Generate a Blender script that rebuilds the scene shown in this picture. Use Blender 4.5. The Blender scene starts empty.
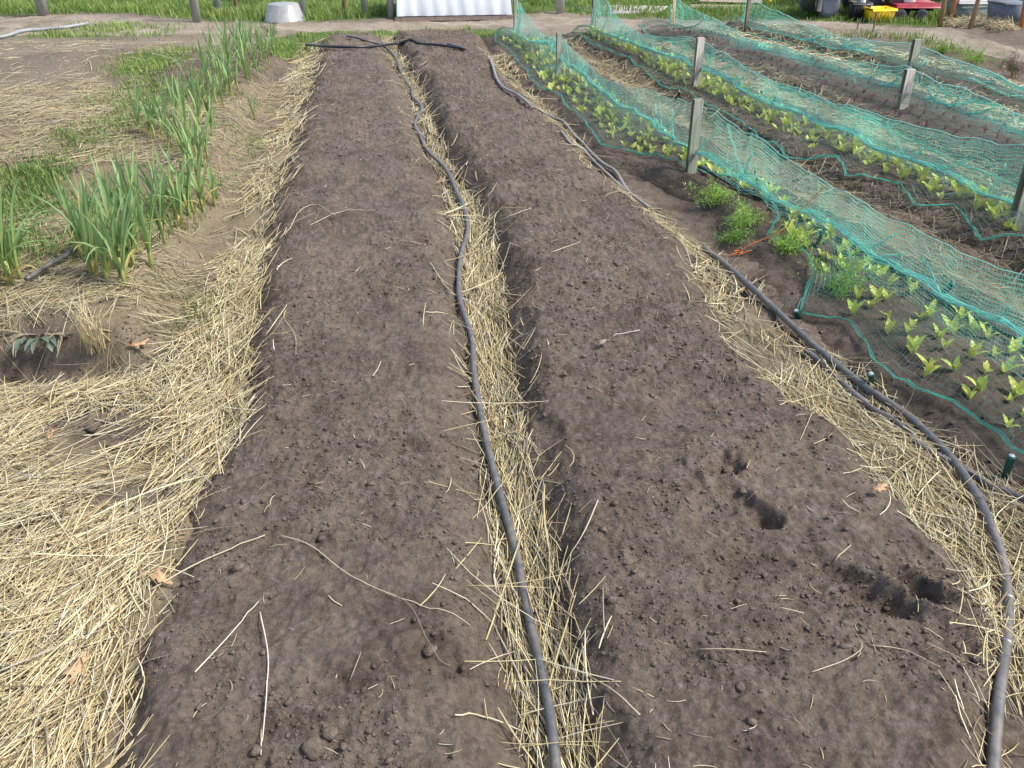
import bpy, math, random
import numpy as np
from math import radians as R
SEED = 7
rng = np.random.default_rng(SEED)
random.seed(SEED)
sc = bpy.context.scene
COL = sc.collection

# ------------------------------------------------------------------ camera
CAMH = 1.62
PITCH = R(29.6)
FPX = 887.0
cam_d = bpy.data.cameras.new('camera')
cam = bpy.data.objects.new('camera', cam_d); COL.objects.link(cam)
cam.location = (0, 0, CAMH)
cam.rotation_euler = (math.pi / 2 - PITCH, 0, 0)
cam_d.sensor_width = 36.0
cam_d.lens = FPX / 1024 * 36
cam_d.clip_start = 0.05; cam_d.clip_end = 600
sc.camera = cam

def ray(px, py):
    u = (px - 512) / FPX; v = (384 - py) / FPX
    c, s = math.cos(PITCH), math.sin(PITCH)
    return np.array([u, c + v * s, -s + v * c])

def P(px, py, z=0.0):
    d = ray(px, py)
    t = (z - CAMH) / d[2]
    return np.array([d[0] * t, d[1] * t, z])

# ------------------------------------------------------------------ noise
def _h(xi, yi, s):
    h = (xi * 374761393 + yi * 668265263 + s * 974634777) & 0xffffffff
    h = ((h ^ (h >> 13)) * 1274126177) & 0xffffffff
    return ((h ^ (h >> 16)) & 0xffffffff) / 4294967295.0

def vn(x, y, s=0):
    x = np.asarray(x, float); y = np.asarray(y, float)
    xf = np.floor(x); yf = np.floor(y)
    xi = xf.astype(np.int64); yi = yf.astype(np.int64)
    fx = x - xf; fy = y - yf
    fx = fx * fx * fx * (fx * (fx * 6 - 15) + 10); fy = fy * fy * fy * (fy * (fy * 6 - 15) + 10)
    a = _h(xi, yi, s) * (1 - fx) + _h(xi + 1, yi, s) * fx
    b = _h(xi, yi + 1, s) * (1 - fx) + _h(xi + 1, yi + 1, s) * fx
    return (a * (1 - fy) + b * fy) * 2 - 1

def fbm(x, y, f, s=0, o=4, g=0.5):
    t = 0.0; a = 1.0
    x = np.asarray(x, float); y = np.asarray(y, float)
    for i in range(o):
        t = t + a * vn(x * f + 17.3 * i, y * f - 9.1 * i, s + i)
        f *= 2.03; a *= g
    return t

def sm(t):
    t = np.clip(t, 0, 1)
    return t * t * (3 - 2 * t)

def line_y(pts, z=0.0):
    """pixel polyline -> function x(y) on the ground"""
    w = np.array([P(a, b, z)[:2] for a, b in pts])
    w = w[np.argsort(w[:, 1])]
    return lambda y: np.interp(y, w[:, 1], w[:, 0])

def line_x(pts, z=0.0):
    w = np.array([P(a, b, z)[:2] for a, b in pts])
    w = w[np.argsort(w[:, 0])]
    return lambda x: np.interp(x, w[:, 0], w[:, 1])

def poly(pts):
    return np.array([P(a, b)[:2] for a, b in pts])

def inside(pg, x, y):
    x = np.asarray(x, float); y = np.asarray(y, float)
    r = np.zeros(x.shape, bool)
    n = len(pg); j = n - 1
    for i in range(n):
        xi, yi = pg[i]; xj, yj = pg[j]
        c = ((yi > y) != (yj > y)) & (x < (xj - xi) * (y - yi) / (yj - yi + 1e-12) + xi)
        r ^= c; j = i
    return r

# ------------------------------------------------------------------ outlines taken from the photograph, put on the ground
E1L = [(323, 37), (322, 44), (318, 50), (300, 110), (284, 170), (263, 230), (250, 300), (240, 380), (232, 430), (212, 480), (180, 525), (152, 590), (130, 660), (98, 768), (60, 900)]
E1R = [(383, 37), (384, 44), (388, 55), (407, 90), (422, 130), (440, 180), (457, 230), (464, 290), (472, 350), (484, 420), (494, 500), (504, 600), (522, 700), (538, 768), (560, 900)]
E2L = [(391, 37), (392, 44), (400, 55), (420, 90), (433, 130), (457, 180), (488, 230), (497, 270), (505, 330), (514, 400), (531, 500), (556, 590), (574, 680), (590, 768), (615, 900)]
E2R = [(478, 37), (482, 44), (492, 60), (512, 85), (556, 128), (598, 178), (640, 212), (690, 258), (722, 320), (770, 395), (812, 432), (858, 452), (892, 500), (940, 560), (978, 592), (994, 680), (1004, 768), (1016, 900)]
# nets: near hem, band (where the sheet meets the pipe on the ground), ridge, posts
N1_EDGE = [(495, 45), (512, 56), (519, 70), (528, 76), (530, 84), (540, 94), (561, 100), (566, 112), (585, 127), (600, 150), (640, 161), (687, 173), (737, 186), (765, 200), (778, 224), (766, 243), (785, 250), (810, 266), (810, 284), (799, 313), (846, 329), (864, 350), (871, 374), (891, 390), (924, 405), (962, 420), (987, 436), (1004, 457), (1040, 472), (1080, 520), (1150, 600)]
N1_BAND = [(519, 36), (544, 41), (556, 51), (568, 64), (581, 71), (596, 82), (609, 91), (622, 102), (639, 112), (658, 123), (676, 135), (702, 152), (735, 177), (770, 197), (810, 216), (837, 232), (858, 246), (885, 264), (926, 284), (942, 295), (984, 313), (1024, 339), (1100, 390), (1250, 490)]
N1_RIDGE = [(517, 0), (522, 8), (530, 20), (537, 28), (545, 34), (552, 36), (558, 36), (562, 38), (574, 51), (589, 65), (600, 75), (619, 83), (639, 89), (667, 95), (699, 101), (704, 104), (725, 120), (760, 142), (800, 167), (825, 185), (860, 203), (896, 222), (926, 238), (977, 263), (1024, 280), (1090, 300), (1160, 310)]
N2_EDGE = [(574, 36), (592, 47), (609, 54), (628, 62), (647, 77), (664, 88), (679, 94), (692, 99), (720, 117), (749, 132), (786, 156), (835, 165), (846, 181), (895, 192), (914, 211), (951, 216), (977, 244), (1024, 250), (1090, 290), (1200, 340)]
N2_BAND = [(597, 33), (640, 44), (677, 58), (706, 71), (734, 86), (770, 102), (800, 114), (846, 133), (894, 152), (936, 168), (975, 190), (1019, 206), (1090, 240), (1200, 290)]
N2_RIDGE = [(597, -6), (604, 0), (615, 15), (630, 28), (639, 33), (655, 36), (668, 38), (686, 38), (699, 38), (704, 41), (715, 50), (734, 62), (771, 81), (799, 90), (832, 101), (866, 112), (909, 123), (964, 137), (1024, 147), (1100, 160), (1200, 200)]
N3_EDGE = [(648, 34), (690, 46), (740, 66), (800, 92), (860, 117), (930, 150), (1024, 190), (1150, 240)]
N3_BAND = [(676, 26), (715, 35), (752, 46), (790, 57), (820, 65), (855, 76), (898, 90), (931, 100), (953, 109), (997, 125), (1024, 134), (1150, 180)]
N3_RIDGE = [(676, -6), (681, 0), (706, 15), (730, 27), (745, 36), (768, 43), (790, 49), (837, 60), (877, 65), (906, 68), (914, 71), (953, 86), (986, 99), (1024, 115), (1150, 150)]
N4_EDGE = [(722, 26), (760, 35), (810, 48), (860, 62), (930, 86), (1024, 118), (1150, 160)]
N4_BAND = [(748, 25), (790, 36), (832, 46), (875, 56), (908, 64), (968, 80), (1024, 97), (1150, 135)]
N4_RIDGE = [(749, -6), (754, 0), (775, 11), (794, 20), (832, 34), (843, 37), (880, 42), (912, 44), (918, 46), (943, 56), (980, 70), (1024, 86), (1150, 120)]

xl1, xr1, xl2, xr2 = map(line_y, (E1L, E1R, E2L, E2R))
YEND = P(380, 40)[1]
e1, e2, e3, e4 = map(line_y, (N1_EDGE, N2_EDGE, N3_EDGE, N4_EDGE))
b1, b2, b3, b4 = map(line_y, (N1_BAND, N2_BAND, N3_BAND, N4_BAND))

def wob(y, s, a=0.03):
    return a * fbm(y * 0 + s * 3.7, y, 2.2, s, 4)

BEDS = [
    dict(l=lambda y: xl1(y) + wob(y, 1), r=lambda y: xr1(y) + wob(y, 2, .02), y0=.55, y1=YEND, h=.105, f=.19, s=11),
    dict(l=lambda y: xl2(y) + wob(y, 3, .02), r=lambda y: xr2(y) + wob(y, 4), y0=.55, y1=YEND + .05, h=.12, f=.155, s=12),
    dict(l=lambda y: e1(np.clip(y, 2.2, 99)) * .5 + (b1(y) - .95) * .5 + wob(y, 5, .05), r=lambda y: b1(y) + .16, y0=1.6, y1=P(515, 39)[1], h=.055, f=.14, s=13),
    dict(l=lambda y: e2(y) * .5 + (b2(y) - .95) * .5 + wob(y, 6, .04), r=lambda y: b2(y) + .08, y0=2.2, y1=P(593, 36)[1], h=.06, f=.14, s=14),
    dict(l=lambda y: e3(y) + wob(y, 7, .03), r=lambda y: b3(y) + .05, y0=3.0, y1=P(650, 33)[1], h=.05, f=.14, s=15),
    dict(l=lambda y: e4(y) + wob(y, 8, .03), r=lambda y: b4(y) + .05, y0=4.0, y1=P(735, 25)[1], h=.05, f=.14, s=16),
]
DENTS = []   # x, y, rx, ry, angle, depth
def dent(px, py, rx, ry, a, dep):
    p = P(px, py, .11); DENTS.append((p[0], p[1], rx, ry, a, dep * .95))
dent(722, 474, .055, .04, .3, .05); dent(745, 505, .10, .03, -.9, .035); dent(762, 520, .04, .03, -.5, .03)
dent(812, 556, .05, .03, -.5, .025); dent(845, 575, .075, .035, -.5, .04); dent(880, 597, .09, .038, -.35, .06)
dent(912, 582, .06, .035, -.7, .055); dent(938, 598, .055, .03, -.5, .045); dent(700, 380, .12, .05, -.3, .022)
dent(410, 440, .09, .035, -.4, .022); dent(440, 655, .06, .05, .2, .03); dent(330, 690, .07, .06, 0, .025)
dent(545, 430, .05, .08, .2, .02); dent(250, 520, .10, .05, .2, .02); dent(660, 305, .12, .03, .3, .025)
dent(560, 620, .04, .12, .2, .02); dent(960, 640, .05, .07, .2, .03); dent(330, 230, .2, .05, .1, .02)

def soil_detail(x, y, s):
    z = .016 * fbm(x, y, 3.2, s, 3) + .007 * fbm(x, y, 13, s + 5, 3) + .0045 * fbm(x, y, 45, s + 9, 3, .6)
    r = fbm(x, y, 28, s + 21, 2)
    z = z + .010 * np.clip(r - .55, 0, 1)
    lump = sm((fbm(x, y, 1.9, s + 51, 3) - .05) / .5)
    z = z + lump * (.006 * np.abs(fbm(x, y, 19, s + 31, 3)) + .004 * fbm(x, y, 34, s + 35, 2))
    rag = np.clip(1 + .5 * fbm(x, y, 14, 33, 3), .3, 2)
    for dx, dy, rx, ry, a, dep in DENTS:
        ux = (x - dx) * math.cos(a) + (y - dy) * math.sin(a); uy = -(x - dx) * math.sin(a) + (y - dy) * math.cos(a)
        q = (ux / rx) ** 2 + (uy / ry) ** 2
        q = q * rag
        z = z - dep * np.exp(-q ** 1.6) + dep * .22 * np.exp(-((np.sqrt(q) - 1.45) / .35) ** 2)
    return z

def bed_h(b, x, y):
    y_ = np.asarray(y, float)
    l, r = b['l'](y_), b['r'](y_)
    d = np.minimum(np.minimum(x - l, r - x), np.minimum(b['y1'] - y_, y_ - b['y0'])) + .025 * fbm(x, y_, 5, b['s'] + 40, 3)
    t = d / b['f']
    prof = np.where(t > 0, np.sin(np.clip(t, 0, 1) * math.pi / 2) ** 1.1, t * 3.0)
    return b['h'] * prof + soil_detail(x, y_, b['s']) * sm(t * 1.5 + .2)

YLEDGE = P(40, 372)[1]
pit = P(30, 352, .05)
PILE = [(P(60, 560), .55, .5, .09), (P(40, 700), .45, .35, .07), (P(190, 420), .35, .25, .04), (P(150, 470), .3, .25, -.05), (P(985, 33), 1.0, .30, .07), (P(1040, 40), .7, .35, .07)]
def H0(x, y):
    x = np.asarray(x, float); y = np.asarray(y, float)
    z = .018 * fbm(x, y, 1.1, 70, 3) + .009 * fbm(x, y, 7, 71, 3) + .007 * fbm(x, y, 24, 72, 3)
    g = sm((xl1(y) - .28 - x + .05 * fbm(x, y, 3, 73, 2)) / .22) * sm((y - YLEDGE + .05 * fbm(x, y, 4, 74, 2)) / .14) * sm((11.5 - y) / 2)
    z = z + .12 * g
    z = z - .20 * np.exp(-(((x - pit[0]) / .30) ** 2 + ((y - pit[1]) / .12) ** 2) ** 1.5)
    for p, a, b, h in PILE:
        z = z + h * np.exp(-((x - p[0]) / a) ** 2 - ((y - p[1]) / b) ** 2)
    m = P(90, 78); z = z + .06 * np.exp(-((x - m[0]) / .9) ** 2 - ((y - m[1]) / .5) ** 2) * (1 + .8 * fbm(x, y, 4, 75, 3))
    return z

def H(x, y):
    z = H0(x, y)
    for b in BEDS:
        z = np.maximum(z, bed_h(b, x, y))
    return z

def at(px, py, dz=0.0):
    z = .05
    for _ in range(12):
        p = P(px, py, z + dz)
        z = .5 * z + .5 * float(H(p[0], p[1]))
    p[2] = z + dz
    return p

# ------------------------------------------------------------------ materials
def nt_new(name):
    m = bpy.data.materials.new(name); m.use_nodes = True
    nt = m.node_tree; bs = nt.nodes['Principled BSDF']
    return m, nt, bs

def ramp(nt, fac, stops):
    r = nt.nodes.new('ShaderNodeValToRGB')
    while len(r.color_ramp.elements) < len(stops): r.color_ramp.elements.new(.5)
    for e, (p, c) in zip(r.color_ramp.elements, stops):
        e.position = p; e.color = (*c, 1)
    nt.links.new(fac, r.inputs[0]); return r.outputs[0]

def noise(nt, scale, detail=4, rough=.6, dist=0, vec=None):
    n = nt.nodes.new('ShaderNodeTexNoise'); n.inputs['Scale'].default_value = scale
    n.inputs['Detail'].default_value = detail; n.inputs['Roughness'].default_value = rough; n.inputs['Distortion'].default_value = dist
    if vec is None:
        g = nt.nodes.get('geo') or nt.nodes.new('ShaderNodeTexCoord'); g.name = 'geo'; vec = g.outputs['Object']
    nt.links.new(vec, n.inputs['Vector']); return n.outputs['Fac']

def mixc(nt, fac, a, b, mode='MIX'):
    m = nt.nodes.new('ShaderNodeMix'); m.data_type = 'RGBA'; m.blend_type = mode
    for s, v in ((m.inputs[0], fac), (m.inputs[6], a), (m.inputs[7], b)):
        if isinstance(v, (int, float)): s.default_value = v
        elif isinstance(v, tuple): s.default_value = (*v, 1)
        else: nt.links.new(v, s)
    return m.outputs[2]

def bump(nt, bs, h, st=.5, d=.01):
    b = nt.nodes.new('ShaderNodeBump'); b.inputs['Strength'].default_value = st; b.inputs['Distance'].default_value = d
    nt.links.new(h, b.inputs['Height']); nt.links.new(b.outputs[0], bs.inputs['Normal'])

def mat_plain(name, col, var=.25, scale=30, rough=.7, spec=.3, metal=0, bmp=.15):
    m, nt, bs = nt_new(name)
    f = noise(nt, scale, 5, .65)
    lo = tuple(c * (1 - var) for c in col); hi = tuple(min(1, c * (1 + var)) for c in col)
    nt.links.new(ramp(nt, f, [(.3, lo), (.7, hi)]), bs.inputs['Base Color'])
    bs.inputs['Roughness'].default_value = rough; bs.inputs['Specular IOR Level'].default_value = spec; bs.inputs['Metallic'].default_value = metal
    if bmp: bump(nt, bs, f, bmp, .004)
    return m

def soil_colour(nt, k=1.0):
    big = noise(nt, 1.6, 5, .6, .4); fine = noise(nt, 60, 6, .7); mid = noise(nt, 14, 5, .65)
    c1 = ramp(nt, fine, [(.25, (.078 * k, .059 * k, .044 * k)), (.5, (.134 * k, .108 * k, .085 * k)), (.8, (.213 * k, .176 * k, .143 * k))])
    c2 = mixc(nt, 1.0, c1, ramp(nt, big, [(.3, (.86, .85, .84)), (.7, (1.14, 1.14, 1.13))]), 'MULTIPLY')
    c3 = mixc(nt, 1.0, c2, ramp(nt, mid, [(.35, (.78, .76, .74)), (.65, (1.12, 1.12, 1.12))]), 'MULTIPLY')
    c3 = mixc(nt, 1.0, c3, ramp(nt, noise(nt, 4.5, 6, .7, .6), [(.50, (1, 1, 1)), (.66, (.72, .70, .69))]), 'MULTIPLY')
    sp = noise(nt, 210, 2, .5)
    c4 = mixc(nt, ramp(nt, sp, [(.72, (0, 0, 0)), (.78, (1, 1, 1))]), c3, (.34, .29, .24))
    return c4, fine, mid

def mat_soil(name, k=1.0):
    m, nt, bs = nt_new(name)
    c, fine, mid = soil_colour(nt, k)
    nt.links.new(c, bs.inputs['Base Color'])
    bs.inputs['Roughness'].default_value = .95; bs.inputs['Specular IOR Level'].default_value = .12
    f2 = noise(nt, 190, 4, .75); mm = nt.nodes.new('ShaderNodeMath'); mm.operation = 'MULTIPLY_ADD'; nt.links.new(f2, mm.inputs[0]); mm.inputs[1].default_value = .55; nt.links.new(fine, mm.inputs[2])
    bump(nt, bs, mm.outputs[0], .9, .013)
    return m

def mat_ground():
    m, nt, bs = nt_new('ground_earth')
    c, fine, mid = soil_colour(nt, .92)
    def attr(n):
        a = nt.nodes.new('ShaderNodeAttribute'); a.attribute_name = n; return a.outputs['Fac']
    dry = ramp(nt, fine, [(.25, (.125, .10, .074)), (.75, (.245, .205, .155))])
    c = mixc(nt, attr('dry'), c, dry)
    st = ramp(nt, noise(nt, 90, 5, .8, 1.0), [(.3, (.11, .086, .054)), (.7, (.30, .245, .145))])  # straw-coloured ground, browned so gaps between strands look shaded
    c = mixc(nt, attr('straw'), c, st)
    gr = ramp(nt, noise(nt, 25, 5, .7), [(.3, (.035, .055, .012)), (.7, (.09, .15, .03))])
    c = mixc(nt, attr('grass'), c, gr)
    nt.links.new(c, bs.inputs['Base Color'])
    bs.inputs['Roughness'].default_value = .95; bs.inputs['Specular IOR Level'].default_value = .1
    bump(nt, bs, fine, .7, .012)
    return m

def mat_attr(name, rough=.6, spec=.3, trans=0.0):
    """colour of each strand or leaf from its own attribute"""
    m, nt, bs = nt_new(name)
    a = nt.nodes.new('ShaderNodeAttribute'); a.attribute_name = 'tint'
    nt.links.new(a.outputs['Color'], bs.inputs['Base Color'])
    bs.inputs['Roughness'].default_value = rough; bs.inputs['Specular IOR Level'].default_value = spec
    if trans:
        t = nt.nodes.new('ShaderNodeBsdfTranslucent'); nt.links.new(a.outputs['Color'], t.inputs['Color'])
        x = nt.nodes.new('ShaderNodeMixShader'); x.inputs[0].default_value = trans
        nt.links.new(bs.outputs[0], x.inputs[1]); nt.links.new(t.outputs[0], x.inputs[2])
        nt.links.new(x.outputs[0], nt.nodes['Material Output'].inputs['Surface'])
    return m

M = {}
M['soil'] = mat_soil('bed_soil'); M['soil_dark'] = mat_soil('netted_bed_soil', .85); M['ground'] = mat_ground()
M['clod'] = mat_soil('clod_soil', 1.25)
M['straw'] = mat_attr('dry_straw', .55, .35, .12)
M['leaf'] = mat_attr('green_leaf', .45, .4, .3)
M['blade'] = mat_attr('grass_blade', .55, .3, .3)
M['dryleaf'] = mat_plain('brown_leaf', (.37, .235, .13), .4, 60, .8)
M['net'] = mat_attr('net_thread', .45, .4, .45)
M['hose'] = mat_plain('hose_plastic', (.088, .088, .086), .35, 40, .38, .5, 0, .08)
M['hose_pale'] = mat_plain('dusty_pipe', (.27, .28, .29), .2, 40, .5, .5)
M['hose_black'] = mat_plain('black_pipe', (.02, .021, .024), .3, 40, .4, .5)
def dirty(m_, amt=.62):
    nt = m_.node_tree; bs = nt.nodes['Principled BSDF']; src = bs.inputs['Base Color'].links[0].from_socket
    f = ramp(nt, noise(nt, 9, 8, .75, .8), [(amt - .12, (0, 0, 0)), (amt + .1, (.85, .85, .85))])
    nt.links.new(mixc(nt, f, src, (.20, .165, .13)), bs.inputs['Base Color'])
    rr = ramp(nt, f, [(0, (.38, .38, .38)), (1, (.9, .9, .9))]); nt.links.new(rr, bs.inputs['Roughness'])
M['hose_mid'] = mat_plain('dusty_hose', (.20, .195, .18), .25, 40, .5, .4)
M['tape'] = mat_plain('drip_hose', (.10, .097, .10), .5, 12, .55, .4)
M['peg'] = mat_plain('green_peg_plastic', (.012, .085, .07), .25, 30, .5, .4)
M['twine'] = mat_plain('orange_twine', (.72, .20, .05), .3, 120, .8)
M['cord'] = mat_plain('pale_cord', (.25, .55, .46), .2, 120, .7)
M['path'] = None
M['concrete'] = mat_plain('grey_concrete', (.36, .34, .31), .2, 18, .9, .2)
M['tub'] = mat_plain('galvanised_tub', (.26, .265, .26), .2, 9, .6, .4)
M['plastic_white'] = mat_plain('white_plastic', (.80, .80, .80), .05, 10, .45, .4)
M['yellow'] = mat_plain('yellow_plastic', (.80, .52, .01), .12, 12, .45, .4)
M['black'] = mat_plain('black_plastic', (.016, .016, .018), .3, 20, .5, .4)
M['tyre'] = mat_plain('dusty_tyre', (.06, .062, .07), .3, 18, .8, .2)
M['tyre_grey'] = mat_plain('grey_wheel', (.13, .14, .17), .15, 18, .7, .3)
M['red'] = mat_plain('red_paint', (.24, .02, .035), .2, 14, .45, .45)
M['bluegrey'] = mat_plain('slate_plastic', (.11, .13, .17), .15, 14, .5, .4)
M['teal'] = mat_plain('dark_teal_paint', (.03, .055, .065), .2, 14, .5, .4)
M['bin'] = mat_plain('grey_green_plastic', (.20, .26, .24), .12, 14, .55, .35)
M['lid'] = mat_plain('pale_grey_plastic', (.33, .345, .345), .1, 14, .5, .4)
M['steel'] = mat_plain('dull_steel', (.35, .35, .36), .2, 20, .45, .5, .7)

def mat_wood(name, a, b, sx=60, sz=4):
    m, nt, bs = nt_new(name)
    tc = nt.nodes.new('ShaderNodeTexCoord'); mp = nt.nodes.new('ShaderNodeMapping'); mp.inputs['Scale'].default_value = (sx, sx, sz)
    nt.links.new(tc.outputs['Object'], mp.inputs[0])
    f = noise(nt, 1, 6, .65, .6, mp.outputs[0])
    nt.links.new(ramp(nt, f, [(.3, a), (.7, b)]), bs.inputs['Base Color'])
    bs.inputs['Roughness'].default_value = .85; bs.inputs['Specular IOR Level'].default_value = .2
    bump(nt, bs, f, .4, .004)
    return m
for k_ in ('hose', 'hose_mid', 'tape', 'tub', 'yellow', 'red', 'lid', 'bin'): dirty(M[k_], .60 if k_ in ('hose', 'hose_mid', 'tape') else .66)
M['post'] = mat_wood('weathered_post', (.17, .16, .145), (.36, .345, .31))
M['post_green'] = mat_wood('tanalised_post', (.10, .115, .09), (.22, .235, .19))
M['post_dark'] = mat_wood('dark_post', (.06, .045, .04), (.15, .12, .10))
M['stake'] = mat_wood('brown_stake', (.20, .11, .055), (.42, .26, .15))
M['stake_orange'] = mat_wood('orange_stake', (.40, .14, .05), (.60, .25, .10))
M['board'] = mat_wood('grey_board', (.20, .17, .14), (.40, .35, .30))
M['shed'] = mat_wood('shadow_toned_plank', (.022, .018, .015), (.055, .045, .038), 40, 3)  # near-black tone puts the shadows behind bins and stakes into the planks

m, nt, bs = nt_new('dirt_track'); M['path'] = m
f1 = noise(nt, 45, 6, .7); f2 = noise(nt, 1.5, 4, .6, .5)
c = ramp(nt, f1, [(.25, (.165, .138, .106)), (.75, (.30, .26, .206))])
nt.links.new(mixc(nt, 1.0, c, ramp(nt, f2, [(.3, (.68, .66, .64)), (.7, (1.2, 1.2, 1.2))]), 'MULTIPLY'), bs.inputs['Base Color'])
bs.inputs['Roughness'].default_value = .95; bs.inputs['Specular IOR Level'].default_value = .1; bump(nt, bs, f1, .6, .012)

m, nt, bs = nt_new('polythene_sheet'); M['poly'] = m
tc = nt.nodes.new('ShaderNodeTexCoord'); mp = nt.nodes.new('ShaderNodeMapping'); mp.inputs['Scale'].default_value = (7, 1.5, 1.5); mp.inputs['Rotation'].default_value = (0, .6, 0)
nt.links.new(tc.outputs['Object'], mp.inputs[0])
f = noise(nt, 1, 4, .6, .5, mp.outputs[0])
nt.links.new(ramp(nt, f, [(.3, (.56, .585, .60)), (.65, (.76, .77, .77))]), bs.inputs['Base Color'])
bs.inputs['Roughness'].default_value = .3; bs.inputs['Specular IOR Level'].default_value = .5; bump(nt, bs, f, .25, .02)

# ------------------------------------------------------------------ object helpers
def setp(o, label=None, cat=None, group=None, kind=None):
    if label: o['label'] = label
    if cat: o['category'] = cat
    if group: o['group'] = group
    if kind: o['kind'] = kind
    return o

def empty(name, label, cat, loc=(0, 0, 0), rotz=0, group=None):
    o = bpy.data.objects.new(name, None); COL.objects.link(o)
    o.empty_display_size = .1
    o.location = tuple(float(v) for v in loc); o.rotation_euler = (0, 0, rotz)
    return setp(o, label, cat, group)

def mesh_np(name, V, F, mat, tint=None, parent=None, smooth=True, attrs=None):
    """V (n,3); F (m,k) one face size, or list of such arrays"""
    me = bpy.data.meshes.new(name)
    V = np.asarray(V, np.float32)
    Fs = F if isinstance(F, list) else [F]
    Fs = [np.asarray(f, np.int32) for f in Fs if len(f)]
    me.vertices.add(len(V)); me.vertices.foreach_set('co', V.ravel())
    nl = sum(f.size for f in Fs); npoly = sum(len(f) for f in Fs)
    me.loops.add(nl); me.polygons.add(npoly)
    me.loops.foreach_set('vertex_index', np.concatenate([f.ravel() for f in Fs]))
    tot = np.concatenate([np.full(len(f), f.shape[1], np.int32) for f in Fs])
    st = np.concatenate([[0], np.cumsum(tot)[:-1]]).astype(np.int32)
    me.polygons.foreach_set('loop_start', st); me.polygons.foreach_set('loop_total', tot)
    if smooth: me.polygons.foreach_set('use_smooth', np.ones(npoly, bool))
    if tint is not None:
        a = me.attributes.new('tint', 'FLOAT_COLOR', 'POINT')
        c = np.ones((len(V), 4), np.float32); c[:, :3] = tint
        a.data.foreach_set('color', c.ravel())
    for k, v in (attrs or {}).items():
        a = me.attributes.new(k, 'FLOAT', 'POINT'); a.data.foreach_set('value', np.asarray(v, np.float32).ravel())
    me.update(calc_edges=True); me.validate()
    me.materials.append(mat)
    o = bpy.data.objects.new(name, me); COL.objects.link(o)
    if parent: o.parent = parent
    return o

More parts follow.
